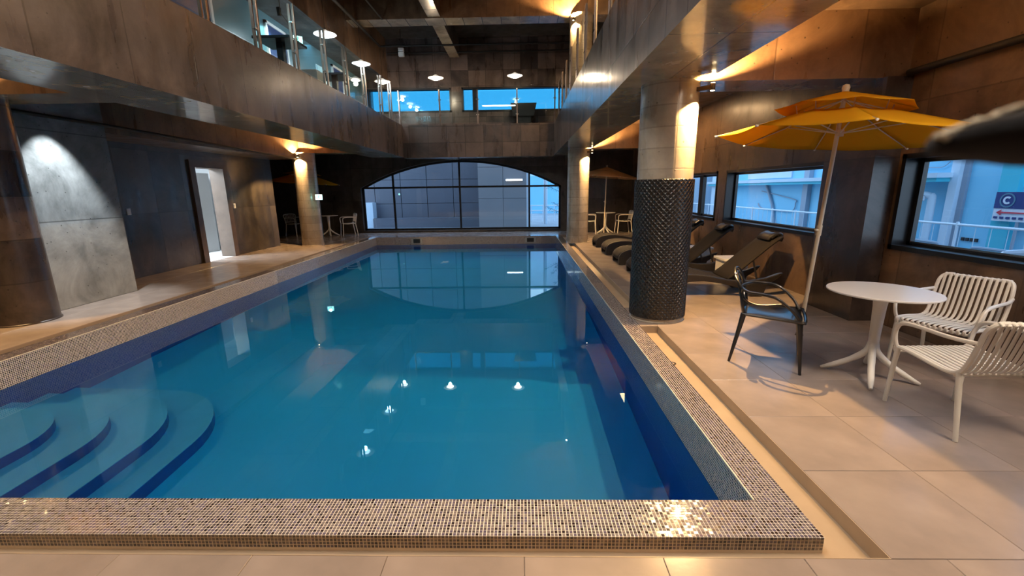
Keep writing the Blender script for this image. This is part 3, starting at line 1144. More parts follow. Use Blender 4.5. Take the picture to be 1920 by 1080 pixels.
# framed windows on the upper left wall
for k, (a, b_, w) in enumerate([(7.2, 8.7, 'nearest'), (10.45, 11.35, 'middle, brightly lit'), (13.9, 14.7, 'farthest')]):
    t = struct(empty('window_%d' % (k + 7), (-5.6, a, 4.25)), 'white framed inner window on the upper left wall, %s' % w)
    f = MB().box(0, 0.05, 0, 0.06, 0, 1.0).box(0, 0.05, b_ - a - 0.06, b_ - a, 0, 1.0).box(0, 0.05, 0, b_ - a, 0.94, 1.0).box(0, 0.05, 0, b_ - a, 0, 0.05)
    f.build('window_frame', M['white'], t)
    boxes('pane', M['blue_panel'], [(0.0, 0.02, 0.06, b_ - a - 0.06, 0.05, 0.94)], t)
tq = empty('spot_fixture', (-5.15, 10.3, 5.35))
tag(tq, 'small cool spotlight under the left balcony ceiling', 'spotlight')
MB().lathe([(0.001, -0.1), (0.04, -0.1), (0.05, 0.06), (0.001, 0.06)], (0, 0, 0), 16).build('body', M['black'], tq)
lamp('SPOT', 'upper_wall_spot', (-5.15, 10.3, 5.22), 70, (0.80, 1.0, 0.92), (-0.55, 0.2, -0.75), 0.02, 1.5, 0.5)

# ------------------------------------------------------------ balcony railings
def railing(name, label, pts, normal, zbase, skip=()):
    """pts: post positions; posts are pairs of flat bars with clamps, glass panes between"""
    t = empty(name, (pts[0][0], pts[0][1], zbase))
    tag(t, label, 'railing')
    o0 = Vector((pts[0][0], pts[0][1], 0))
    d = (Vector((pts[1][0], pts[1][1], 0)) - o0).normalized()
    nrm = Vector(normal)
    base_post = None
    for i, p in enumerate(pts):
        q = Vector((p[0], p[1], 0)) - o0
        if base_post is None:
            m = MB()
            for s_ in (-1, 1):
                c = nrm * (0.035 * s_)
                m.box(c.x - 0.019, c.x + 0.019, c.y - 0.019, c.y + 0.019, 0.0, 1.08)
            m.box(-0.06, 0.06, -0.06, 0.06, 0.0, 0.012)
            base_post = m.build('post', M['post_steel'], t, bevel=0.003)
            po = base_post
        else:
            po = base_post.copy()
            C.objects.link(po)
        po.location = q
        for zc in (0.30, 0.78):
            m = MB().box(-0.05 if abs(d.x) > .5 else -0.025, 0.05 if abs(d.x) > .5 else 0.025, -0.05 if abs(d.y) > .5 else -0.025, 0.05 if abs(d.y) > .5 else 0.025, zc - 0.012, zc + 0.012)
            c = m.build('clamp', M['steel'], po)
    for i in range(len(pts) - 1):
        a = Vector((pts[i][0], pts[i][1], 0)) - o0 + d * 0.05
        b_ = Vector((pts[i + 1][0], pts[i + 1][1], 0)) - o0 - d * 0.05
        w2 = Vector((abs(nrm.x), abs(nrm.y), 0)) * 0.005
        x0_, x1_ = min(a.x, b_.x) - w2.x, max(a.x, b_.x) + w2.x
        y0_, y1_ = min(a.y, b_.y) - w2.y, max(a.y, b_.y) + w2.y
        boxes('glass_pane', M['glass_rail'], [(x0_, x1_, y0_, y1_, 0.06, 1.02)], t)
    return t


railing('glass_railing', 'glass balcony railing with steel posts on the left edge beam', [(-4.02, y) for y in (3.6, 4.85, 6.1, 7.27, 8.45, 9.68, 10.8, 12.0, 13.35, 14.3)], (1, 0, 0), ZT)
railing('glass_railing', 'glass balcony railing with thin posts on the far edge beam', [(x, 15.35) for x in (-4.02, -2.68, -1.42, -0.12, 1.12)], (0, 1, 0), ZT)
railing('glass_railing', 'glass balcony railing with paired bronze posts on the right edge beam', [(1.18, y) for y in (5.2, 6.4, 7.6, 8.7, 9.9, 11.1, 12.2, 13.3, 14.4)], (0, 1, 0), 3.68)

# pendant lamps and their conduits
struct(MB().tube([(-4.45, 3, 6.05), (-4.45, 15.1, 6.05)], 0.04, 8).build('trim_4', M['conduit']), 'black conduit along the left balcony ceiling carrying pendant lamps')
struct(MB().tube([(-3.75, 3, 6.12), (-3.75, 13.1, 6.12)], 0.02, 8).build('trim_5', M['conduit']), 'thin black conduit beside the thicker one under the upper ceiling')
struct(MB().tube([(-4.45, 15.1, 6.05), (1.8, 15.1, 6.05)], 0.03, 8).build('trim_6', M['conduit']), 'black conduit across the far upper ceiling')
struct(MB().tube([(-4.6, 16.4, 6.2), (3.8, 16.4, 6.2)], 0.03, 8).build('trim_7', M['conduit']), 'black pipe across the upper far wall')


def pendant(x, y, z, label, bulb, color, pw):
    t = empty('pendant_lamp', (x, y, z))
    tag(t, label, 'lamp', 'white saucer pendant lamps')
    MB().lathe([(0.03, 0.09), (0.06, 0.07), (0.12, 0.035), (0.24, 0.0), (0.245, -0.008), (0.23, -0.006), (0.12, 0.02), (0.05, 0.05)], (0, 0, 0), 32, closed=True).build('shade', M['lampshade'], t, smooth=True)
    MB().lathe([(0.02, 0.02), (0.10, -0.005), (0.135, -0.03), (0.125, -0.05), (0.09, -0.065), (0.02, -0.07)], (0, 0, 0), 24).build('diffuser', bulb, t, smooth=True)
    MB().tube([(0, 0, 0.08), (0, 0, 6.03 - z)], 0.005, 6).build('cord', M['conduit'], t)
    MB().lathe([(0.001, 0.13), (0.025, 0.12), (0.03, 0.08), (0.001, 0.08)], (0, 0, 0), 12).build('socket', M['steel'], t)
    lamp('POINT', 'pendant_glow', (x, y, z - 0.14), pw, color, size=0.06)


pendant(-4.45, 10.9, 5.08, 'white saucer pendant lamp nearest on the left balcony', M['bulb_cool'], COOL, 45)
pendant(-4.45, 13.2, 5.06, 'white saucer pendant lamp second along the left balcony', M['bulb_cool'], COOL, 45)
pendant(-4.45, 15.1, 5.02, 'white saucer pendant lamp behind railing posts at the left balcony corner', M['bulb'], SOFTWARM, 40)
pendant(-2.72, 15.1, 5.10, 'white saucer pendant lamp before the left blue window', M['bulb'], SOFTWARM, 40)
pendant(-0.18, 15.1, 5.12, 'white saucer pendant lamp before the right blue window', M['bulb'], SOFTWARM, 40)
t = empty('ceiling_speaker', (-3.98, 15.9, 6.10))
tag(t, 'small white double box hanging below the far upper ceiling', 'fixture')
boxes('housing', M['white'], [(-0.09, 0.09, -0.06, 0.06, 0.01, 0.12)], t, bevel=0.01)
boxes('housing', M['white'], [(-0.09, 0.09, -0.06, 0.06, -0.14, -0.01)], t, bevel=0.01)
MB().tube([(0, 0, 0.1), (0, 0, 0.7)], 0.01, 6).build('rod', M['conduit'], t)

# balcony furniture glimpsed through the glass
M['dark_top'] = plain('dark_table_top', (0.015, 0.018, 0.022), 0.25)
for (x, y, w) in [(-4.72, 9.35, 'near'), (-4.78, 12.05, 'far')]:
    t = empty('balcony_table', (x, y, ZT))
    tag(t, 'dark square table on the left balcony, %s of the two' % w, 'table', 'dark tables on the left balcony')
    boxes('tabletop', M['dark_top'], [(-0.36, 0.36, -0.36, 0.36, 0.72, 0.77)], t, bevel=0.006)
    boxes('pedestal', M['dark_top'], [(-0.06, 0.06, -0.06, 0.06, 0.03, 0.72)], t)
    boxes('foot', M['dark_top'], [(-0.22, 0.22, -0.22, 0.22, 0.0, 0.03)], t)
t = empty('wall_board', (-5.6, 12.9, ZT + 0.85))
tag(t, 'pale rectangular board on the upper left wall beyond the near balcony table', 'board')
boxes('panel', plain('pale_board', (0.40, 0.62, 0.66), 0.4), [(0.01, 0.03, 0.0, 0.75, 0.0, 0.42)], t)
boxes('board_frame', M['white'], [(0.0, 0.01, -0.02, 0.77, -0.02, 0.44)], t)
for (x, y, w) in [(-5.3, 9.0, 'beside the near balcony table'), (-4.6, 10.35, 'between the balcony tables'), (-4.6, 13.1, 'behind the far balcony table')]:
    t = empty('balcony_stool', (x, y, ZT))
    tag(t, 'white box stool %s' % w, 'stool')
    boxes('body', M['white'], [(-0.2, 0.2, -0.2, 0.2, 0.0, 0.42)], t, bevel=0.01)
    boxes('cushion', M['white_top'], [(-0.19, 0.19, -0.19, 0.19, 0.42, 0.46)], t, bevel=0.01)
t = empty('desk_unit', (0.1, 16.3, ZT))
tag(t, 'dark trapezoid desk unit in front of the right blue window', 'desk')
MB().prism([(-0.35, 0.35), (0.35, 0.35), (0.45, 0.78), (-0.45, 0.78)], 'y', -0.2, 0.2).build('body', M['dark_top'], t)
boxes('plinth', M['dark_top'], [(-0.25, 0.25, -0.15, 0.15, 0, 0.35)], t)


# exit signs
def exit_sign(name, loc, rz, label, s=1.0):
    t = empty(name, loc, rz)
    t.scale = (s, s, s)
    tag(t, label, 'sign', 'lit green and white exit signs')
    boxes('housing', M['white'], [(-0.10, 0.10, 0.0, 0.04, -0.08, 0.08)], t, bevel=0.004)
    boxes('face', M['exit'], [(-0.09, 0.09, -0.004, 0.0, -0.07, 0.07)], t)
    m = MB()
    m.lathe([(0.001, -0.014), (0.012, -0.008), (0.014, 0), (0.012, 0.008), (0.001, 0.014)], (0.0, -0.007, 0.045), 10)
    m.tube([(0.0, -0.007, 0.03), (-0.01, -0.007, -0.005)], 0.009, 6)
    m.tube([(-0.01, -0.007, -0.005), (0.02, -0.007, -0.03), (0.015, -0.007, -0.055)], 0.006, 6)
    m.tube([(-0.01, -0.007, -0.005), (-0.03, -0.007, -0.03), (-0.05, -0.007, -0.035)], 0.006, 6)
    m.tube([(0.0, -0.007, 0.025), (0.03, -0.007, 0.01)], 0.005, 6)
    m.tube([(0.0, -0.007, 0.025), (-0.03, -0.007, 0.01)], 0.005, 6)
    m.build('running_figure', M['exit_fig'], t)
    return t


exit_sign('exit_sign', (-5.93, 12.93, 1.42), 0.25, 'glowing exit sign on the right side of the far left column')
MB().tube([(0.0, 0.03, -0.08), (0.0, 0.05, -1.42)], 0.012, 6).build('stem', M['steel'], bpy.data.objects['exit_sign'])
EXIT_ONE = bpy.data.objects['exit_sign']
exit_sign('exit_sign', (-4.55, 9.75, 4.62), 0.6, 'small glowing cyan exit sign hanging over the left balcony', 0.9)
MB().tube([(0.0, 0.02, 0.08), (-0.3, 0.02, 0.5), (-0.3, 0.02, 0.86)], 0.008, 6).build('hanger', M['steel'], bpy.data.objects['exit_sign.001'])
lamp('POINT', 'exit_glow', (-5.85, 12.75, 1.42), 1.5, (0.4, 1.0, 0.85), size=0.05)

# cool spotlight on the left panel
t = empty('spot_fixture', (-5.95, 6.02, 2.95))
tag(t, 'black ceiling spotlight above the grey left wall panel', 'spotlight')
MB().lathe([(0.001, -0.07), (0.04, -0.07), (0.05, 0.07), (0.001, 0.07)], (0, 0, 0), 16).build('body', M['black'], t, smooth=True)
MB().tube([(0, 0, 0.06), (0, 0, 0.38)], 0.01, 6).build('stem', M['black'], t)
lamp('SPOT', 'left_panel_spot', (-5.95, 6.02, 2.85), 430, (0.86, 0.95, 1.0), (-0.22, 0.0, -1), 0.02, 1.05, 0.6)

# ------------------------------------------------------------ added fill: bare area lamps that brighten the room, no real panels
lamp('AREA', 'fill_behind_viewer', (-1.2, -1.7, 3.6), 360, (1.0, 0.66, 0.36), (0, 0.25, -1), 2.0, size_y=0.8)
lamp('AREA', 'fill_right_deck', (3.1, 1.6, 3.25), 95, (1.0, 0.78, 0.58), (0, 0, -1), 0.9)
lamp('AREA', 'fill_left_deck', (-5.7, 1.0, 3.25), 90, (1.0, 0.68, 0.36), (0, 0, -1), 0.9)
lamp('AREA', 'upper_fill', (-1.3, 2.4, 6.7), 340, (1.0, 0.90, 0.80), (0, 0, -1), 2.2)  # overhead fill added for the pool and upper ceiling
lamp('AREA', 'upper_fill', (2.9, 9.3, 6.7), 320, (1.0, 0.62, 0.30), (0, 0, -1), 1.2)  # warm fill added for the upper right gallery
lamp('AREA', 'left_balcony_fill', (-5.2, 6.2, 5.38), 9, (0.30, 0.80, 1.0), (0, 0.5, -1), 0.8)  # cyan fill, here and below, added to brighten the teal balcony wall
lamp('AREA', 'left_balcony_fill', (-5.2, 12.6, 5.38), 9, (0.30, 0.75, 1.0), (0, 0.3, -1), 0.8)
lamp('AREA', 'right_deck_far_fill', (3.0, 10.5, 3.28), 40, (1.0, 0.62, 0.3), (0, 0, -1), 0.8)

# ------------------------------------------------------------ slatted armchairs
def arc(pts, n=6):
    """Catmull-Rom through pts"""
    P_ = [Vector(p) for p in pts]
    out = []
    for i in range(len(P_) - 1):
        p0 = P_[max(i - 1, 0)]
        p1, p2 = P_[i], P_[i + 1]
        p3 = P_[min(i + 2, len(P_) - 1)]
        for k in range(n):
            t = k / n
            out.append(0.5 * ((2 * p1) + (-p0 + p2) * t + (2 * p0 - 5 * p1 + 4 * p2 - p3) * t * t + (-p0 + 3 * p1 - 3 * p2 + p3) * t ** 3))
    out.append(P_[-1])
    return out


def slat_chair():
    t = empty('slatted_armchair')
    prof = [(0.258, 0.392), (0.268, 0.412), (0.252, 0.430), (0.12, 0.425), (0.0, 0.412), (-0.12, 0.405), (-0.195, 0.428), (-0.235, 0.50), (-0.268, 0.62), (-0.30, 0.755), (-0.318, 0.782), (-0.338, 0.765)]
    me_ = MB().tube(arc([(0, y, z) for y, z in prof], 4), 0.0115, 8, flat=0.62, up=(0, 0, 1)).mesh('slat', M['white_plastic'], True)
    for i in range(12):
        x = -0.204 + 0.408 * i / 11
        o = bpy.data.objects.new('slat', me_)
        C.objects.link(o)
        o.parent = t
        o.location = (x, 0, 0)
    for s_ in (-1, 1):
        rail = [(s_ * 0.243, y, z) for y, z in prof[:9]] + [(s_ * 0.238, -0.288, 0.715), (s_ * 0.222, -0.308, 0.758), (s_ * 0.19, -0.318, 0.775), (s_ * 0.15, -0.32, 0.777)]
        MB().tube(arc(rail, 4), 0.0145, 8).build('side_rail', M['white_plastic'], t, smooth=True)
        MB().tube(arc([(s_ * 0.243, 0.255, 0.415), (s_ * 0.262, 0.262, 0.47), (s_ * 0.275, 0.258, 0.55), (s_ * 0.282, 0.215, 0.613), (s_ * 0.285, 0.10, 0.632), (s_ * 0.278, -0.12, 0.632), (s_ * 0.250, -0.272, 0.64)], 5), 0.014, 8).build('armrest', M['white_plastic'], t, smooth=True)
        MB().tube([(s_ * 0.243, 0.250, 0.42), (s_ * 0.246, 0.258, 0.30), (s_ * 0.250, 0.272, 0.0)], [0.017, 0.0165, 0.0135], 12).build('leg', M['white_plastic'], t, smooth=True)
        MB().tube([(s_ * 0.243, -0.195, 0.43), (s_ * 0.246, -0.22, 0.30), (s_ * 0.250, -0.268, 0.0)], [0.017, 0.0165, 0.0135], 12).build('leg', M['white_plastic'], t, smooth=True)
    MB().tube([(-0.243, 0.25, 0.400), (0.243, 0.25, 0.400)], 0.012, 8).build('seat_bar', M['white_plastic'], t, smooth=True)
    MB().tube([(-0.243, -0.17, 0.400), (0.243, -0.17, 0.400)], 0.012, 8).build('seat_bar', M['white_plastic'], t, smooth=True)
    MB().tube([(-0.19, -0.320, 0.772), (0.19, -0.320, 0.772)], 0.013, 8).build('top_bar', M['white_plastic'], t, smooth=True)
    return t


def place(o, x, y, fx, fy_, label, cat, group=None, z=0.0):
    """local +Y turned to point along (fx, fy)"""
    o.location = (x, y, z)
    o.rotation_euler = (0, 0, math.atan2(-fx, fy_))
    return tag(o, label, cat, group)


ch = slat_chair()
ch2 = copy_tree(ch)
place(ch, 3.62, 3.63, -0.91, -0.41, 'white slatted armchair behind the round table, against the right wall', 'chair', 'white slatted armchairs')
place(ch2, 2.93, 2.76, 0.0, 1.0, 'white slatted armchair nearest the viewer, its back cut by the right edge', 'chair', 'white slatted armchairs')


def round_table(x, y, rz, label, group=None, r=0.37):
    t = empty('round_table', (x, y, 0), rz)
    tag(t, label, 'table', group)
    MB().lathe([(0.001, 0.718), (r - 0.012, 0.718), (r, 0.724), (r, 0.732), (r - 0.004, 0.736), (0.001, 0.736)], (0, 0, 0), 64).build('tabletop', M['white_top'], t, smooth=True)
    MB().lathe([(0.06, 0.718), (0.055, 0.70), (0.045, 0.60), (0.038, 0.40), (0.036, 0.24), (0.001, 0.20)], (0, 0, 0), 16).build('pedestal', M['white_plastic'], t, smooth=True)
    for k in range(4):
        a = k * PI / 2
        c, s_ = math.cos(a), math.sin(a)
        MB().tube(arc([(0.012 * c, 0.012 * s_, 0.30), (0.035 * c, 0.035 * s_, 0.22), (0.12 * c, 0.12 * s_, 0.135), (0.24 * c, 0.24 * s_, 0.055), (0.325 * c, 0.325 * s_, 0.012)], 4), [0.026] * 8 + [0.024] * 4 + [0.022, 0.02, 0.017, 0.014, 0.011], 10).build('leg', M['white_plastic'], t, smooth=True)
    return t


round_table(2.88, 3.46, math.radians(56), 'round white pedestal table with four splayed feet beside the slatted armchairs')

# ------------------------------------------------------------ black chair with interlaced back
t = empty('black_armchair')
place(t, 2.24, 3.84, 0.86, -0.5, 'glossy black plastic armchair with interlaced hoop back beside the pool gutter', 'chair')
rows = []
for i in range(13):
    v = i / 12
    y = -0.215 + 0.455 * v
    wd = 0.185 + 0.07 * v
    row = []
    for k in range(13):
        u = k / 12 * 2 - 1
        uu = u
        z = 0.452 - 0.022 * (1 - u * u) * math.sin(PI * min(1, v * 1.05)) - 0.025 * max(0, (v - 0.85) / 0.15) ** 2
        yy = y - (0.03 * u * u if i == 12 else 0)
        row.append((wd * uu, yy, z))
    rows.append(row)
MB().sheet(rows).build('seat', M['black_plastic'], t, smooth=True, solid=0.014)
rim = arc([(-0.19, -0.215, 0.455), (-0.255, 0.20, 0.455), (-0.21, 0.25, 0.445), (0.0, 0.262, 0.435), (0.21, 0.25, 0.445), (0.255, 0.20, 0.455), (0.19, -0.215, 0.455)], 6)
MB().tube(rim, 0.013, 8).build('seat_rim', M['black_plastic'], t, smooth=True)
MB().tube([(-0.19, -0.215, 0.45), (0.19, -0.215, 0.45)], 0.014, 8).build('seat_rim', M['black_plastic'], t, smooth=True)
for s_ in (-1, 1):
    MB().tube([(s_ * 0.235, 0.215, 0.45), (s_ * 0.245, 0.225, 0.36), (s_ * 0.253, 0.262, 0.0)], [0.024, 0.021, 0.0115], 12).build('leg', M['black_plastic'], t, smooth=True)
    MB().tube([(s_ * 0.185, -0.205, 0.46), (s_ * 0.192, -0.225, 0.34), (s_ * 0.205, -0.285, 0.0)], [0.024, 0.020, 0.0115], 12).build('leg', M['black_plastic'], t, smooth=True)
hoopA = arc([(-0.235, 0.22, 0.45), (-0.275, 0.16, 0.54), (-0.285, 0.04, 0.64), (-0.275, -0.08, 0.665), (-0.22, -0.19, 0.665), (0.0, -0.255, 0.665), (0.22, -0.19, 0.665), (0.275, -0.08, 0.665), (0.285, 0.04, 0.64), (0.275, 0.16, 0.54), (0.235, 0.22, 0.45)], 6)
MB().tube(hoopA, 0.0125, 8).build('arm_hoop', M['black_plastic'], t, smooth=True)
hoopB = arc([(-0.185, -0.20, 0.45), (-0.205, -0.23, 0.58), (-0.17, -0.27, 0.73), (0.0, -0.305, 0.80), (0.17, -0.27, 0.73), (0.205, -0.23, 0.58), (0.185, -0.20, 0.45)], 6)
MB().tube(hoopB, 0.012, 8).build('back_hoop', M['black_plastic'], t, smooth=True)
hoopC = arc([(-0.11, -0.215, 0.45), (-0.14, -0.235, 0.56), (-0.225, -0.255, 0.69), (-0.20, -0.295, 0.79), (-0.05, -0.32, 0.825), (0.12, -0.30, 0.77), (0.21, -0.24, 0.69), (0.13, -0.235, 0.55), (0.10, -0.215, 0.45)], 6)
MB().tube(hoopC, 0.011, 8).build('back_hoop', M['black_plastic'], t, smooth=True)
hoopD = arc([(-0.275, 0.10, 0.60), (-0.24, -0.10, 0.56), (-0.15, -0.225, 0.60), (0.0, -0.28, 0.72), (0.10, -0.305, 0.80)], 6)
MB().tube(hoopD, 0.010, 8).build('back_hoop', M['black_plastic'], t, smooth=True)
hoopE = arc([(0.275, 0.10, 0.60), (0.24, -0.10, 0.56), (0.15, -0.225, 0.60), (0.0, -0.28, 0.72), (-0.10, -0.305, 0.80)], 6)
MB().tube(hoopE, 0.010, 8).build('back_hoop', M['black_plastic'], t, smooth=True)


# ------------------------------------------------------------ parasols
def parasol(base, hub, R, zr, z_in, phase, label, cloth_mat, group, pole_r=0.019, tier=True, n=8, joint=True):
    """base: pole foot; hub: pole top; canopy rim radius R at height zr"""
    t = empty('parasol', base)
    tag(t, label, 'parasol', group)
    B = Vector(base)
    Hb = Vector(hub) - B
    MB().tube([(0, 0, 0), tuple(Hb * 0.5), tuple(Hb)], pole_r, 12).build('pole', M['pole'], t, smooth=True)
    if joint:
        j = Hb * (1.12 / Hb.z)
        MB().tube([tuple(j - Hb.normalized() * 0.05), tuple(j + Hb.normalized() * 0.05)], pole_r + 0.006, 12).build('collar', M['pole'], t, smooth=True)
        MB().tube([tuple(j + Vector((0, 0, 0))), tuple(j + Vector((-0.05, -0.02, 0.01)))], 0.011, 8).build('crank_knob', M['pole'], t, smooth=True)
    foot = MB().lathe([(0.001, 0.03), (0.03, 0.03), (0.04, 0.0), (0.001, 0.0)], (0, 0, 0), 16)
    foot.build('floor_socket', M['steel'], t)
    cx, cy_ = Hb.x, Hb.y
    apex = Vector((cx, cy_, Hb.z))
    zr_, zi_ = zr - B.z, z_in - B.z
    Rin = R * 0.36
    tilt = 0.075
    def pt(r, z, k, frac=0.0):
        a = phase + (k + frac) * 2 * PI / n
        p = Vector((r * math.cos(a), r * math.sin(a), 0))
        return Vector((cx + p.x, cy_ + p.y, z - tilt * p.x))
    def chord(r, z, k, f):
        return pt(r, z, k).lerp(pt(r, z, k + 1), f)
    for k in range(n):
        rows = []
        for i in range(7):
            s_ = i / 6
            r = R + (Rin - R) * s_
            z = zr_ + (zi_ - zr_) * s_
            row = []
            for q in range(7):
                f = q / 6
                p = chord(r, z, k, f)
                sag = 0.020 * math.sin(PI * f) * (1 - s_ * 0.5)
                p.z -= sag
                if i == 0:
                    inward = (Vector((cx, cy_, p.z)) - p) * (0.03 * math.sin(PI * f))
                    p += inward
                row.append(tuple(p))
            rows.append(row)
        MB().sheet(rows).build('canopy_panel', cloth_mat, t, smooth=True, solid=0.002)
    if tier:
        R2, z2, zt2 = R * 0.52, zi_ + 0.045, zi_ + 0.20
        for k in range(n):
            rows = []
            for i in range(5):
                s_ = i / 4
                r = R2 * (1 - s_) + 0.012
                z = z2 + (zt2 - z2) * s_
                rows.append([tuple(chord(r, z, k, q / 4) - Vector((0, 0, 0.010 * math.sin(PI * q / 4) * (1 - s_)))) for q in range(5)])
            MB().sheet(rows).build('top_tier_panel', cloth_mat, t, smooth=True, solid=0.002)
            MB().tube([tuple(pt(Rin * 0.95, zi_ - 0.01, k)), tuple(pt(Rin * 1.0, z2 + 0.035, k))], 0.005, 6).build('tier_strut', M['pole'], t)
        top = zt2
    else:
        top = zi_ + 0.12
        for k in range(n):
            rows = [[tuple(chord(Rin * (1 - i / 3) + 0.01, zi_ + 0.12 * i / 3, k, q / 3)) for q in range(4)] for i in range(4)]
            MB().sheet(rows).build('canopy_panel', cloth_mat, t, smooth=True, solid=0.002)
    hubz = zi_ - 0.17
    for k in range(n):
        MB().tube([tuple(pt(0.02, zi_ + (0.12 if tier else 0.08), k)), tuple(pt(R * 0.55, zr_ + (zi_ - zr_) * 0.70 - 0.014, k)), tuple(pt(R + 0.012, zr_ - 0.004, k))], 0.0055, 6).build('rib', M['pole'], t)
        MB().tube([tuple(pt(0.025, hubz, k)), tuple(pt(R * 0.50, zr_ + (zi_ - zr_) * 0.76 - 0.02, k))], 0.0055, 6).build('strut', M['pole'], t)
        MB().tube([tuple(pt(R - 0.004, zr_ - 0.004, k)), tuple(pt(R + 0.022, zr_ - 0.008, k))], 0.010, 6).build('rib_cap', M['white_plastic'], t)
    MB().lathe([(0.02, -0.03), (0.035, -0.03), (0.035, 0.03), (0.02, 0.03)], (cx, cy_, hubz), 16, closed=True).build('hub', M['pole'], t)
    MB().lathe([(0.001, top - 0.02), (0.03, top - 0.015), (0.028, top + 0.01), (0.034, top + 0.03), (0.026, top + 0.055), (0.001, top + 0.065)], (cx, cy_, 0), 16).build('finial', M['pole'], t, smooth=True)
    return t


parasol((2.965, 4.52, 0.0), (3.03, 4.44, 2.42), 1.06, 2.005, 2.215, 2.744 + PI / 8 * 0, 'large yellow two-tier parasol on a cream pole over the right deck', M['canopy'], None)
parasol((2.85, 15.3, 0.0), (2.87, 15.2, 2.25), 1.10, 1.93, 2.14, 0.2, 'apricot parasol over the far right table, behind the far column', M['canopy_cream'], None, tier=False)
parasol((-7.35, 15.5, 0.0), (-7.5, 15.3, 2.35), 1.15, 1.88, 2.12, 0.3, 'dim yellow parasol in the far left nook behind the column', M['canopy'], None)


# ------------------------------------------------------------ loungers
def lounger():
    t = empty('sun_lounger')
    side = [(0.0, 0.0), (-0.01, 0.10), (0.0, 0.19), (0.05, 0.255), (0.15, 0.305), (0.32, 0.335), (0.5, 0.335), (0.7, 0.31), (0.9, 0.265), (1.1, 0.235), (1.3, 0.24), (1.5, 0.28), (1.66, 0.34),
            (1.72, 0.35), (1.66, 0.27), (1.52, 0.18), (1.46, 0.0), (1.30, 0.0), (1.2, 0.09), (1.05, 0.15), (0.85, 0.20), (0.6, 0.235), (0.4, 0.225), (0.25, 0.17), (0.16, 0.09), (0.13, 0.0)]
    for s_, y0, y1 in ((-1, -0.33, -0.27), (1, 0.27, 0.33)):
        MB().prism(side, 'y', y0, y1).build('side_frame', M['rattan'], t, bevel=0.012)
    top = [p for p in side if True][1:12]
    bed = [(x, z - 0.012) for x, z in [(0.0, 0.12), (0.005, 0.19), (0.055, 0.25), (0.15, 0.298), (0.32, 0.328), (0.5, 0.328), (0.7, 0.302), (0.9, 0.258), (1.05, 0.235)]]
    rows = [[(x, -0.27 + 0.54 * q / 6, z - 0.006 * math.sin(PI * q / 6)) for q in range(7)] for x, z in bed]
    MB().sheet(rows).build('bed', M['sling'], t, smooth=True, solid=0.02)
    back = [(0.98, 0.25), (1.10, 0.34), (1.30, 0.52), (1.50, 0.70), (1.62, 0.80), (1.70, 0.85)]
    rows = [[(x, -0.26 + 0.52 * q / 6, z - 0.01 * math.sin(PI * q / 6)) for q in range(7)] for x, z in back]
    MB().sheet(rows).build('backrest', M['sling'], t, smooth=True, solid=0.025)
    MB().tube(arc([(1.58, -0.17, 0.83), (1.66, -0.17, 0.885), (1.72, -0.17, 0.88), (1.73, -0.17, 0.82)], 4), 0.02, 8).build('headrest_end', M['black_plastic'], t, smooth=True)
    MB().tube(arc([(1.58, 0.17, 0.83), (1.66, 0.17, 0.885), (1.72, 0.17, 0.88), (1.73, 0.17, 0.82)], 4), 0.02, 8).build('headrest_end', M['black_plastic'], t, smooth=True)
    rows = [[(x, -0.16 + 0.32 * q / 4, z) for q in range(5)] for x, z in [(1.55, 0.80), (1.60, 0.86), (1.66, 0.89), (1.72, 0.88), (1.745, 0.83), (1.73, 0.78)]]
    MB().sheet(rows).build('headrest', M['rattan'], t, smooth=True, solid=0.03)
    for s_ in (-1, 1):
        MB().tube([(1.32, s_ * 0.24, 0.52), (1.40, s_ * 0.25, 0.22)], 0.014, 8).build('prop', M['black_plastic'], t)
    return t


lg = lounger()
spots = [(6.55, 'nearest, partly behind the wrapped column'), (8.05, 'second from the viewer'), (9.35, 'third from the viewer'), (10.75, 'fourth from the viewer, foot end showing left of the wrapped column'), (12.2, 'farthest, near the far right column')]
for i, (y, w) in enumerate(spots):
    o = lg if i == 0 else copy_tree(lg)
    o.location = (2.02 - (0.0 if i else 0.0), y, 0)
    tag(o, 'dark wave-shaped sun lounger, %s' % w, 'sun lounger', 'sun loungers in a row on the right deck')
for i, (y, w) in enumerate([(7.28, 'between the first and second loungers'), (8.70, 'between the second and third loungers')]):
    t = empty('side_table', (3.50, y, 0))
    tag(t, 'small white cube side table %s' % w, 'side table', 'white cube side tables between the loungers')
    boxes('tabletop', M['white_top'], [(-0.22, 0.22, -0.20, 0.20, 0.38, 0.42)], t, bevel=0.006)
    boxes('body', M['white_plastic'], [(-0.19, 0.19, -0.175, 0.175, 0.0, 0.38)], t, bevel=0.006)


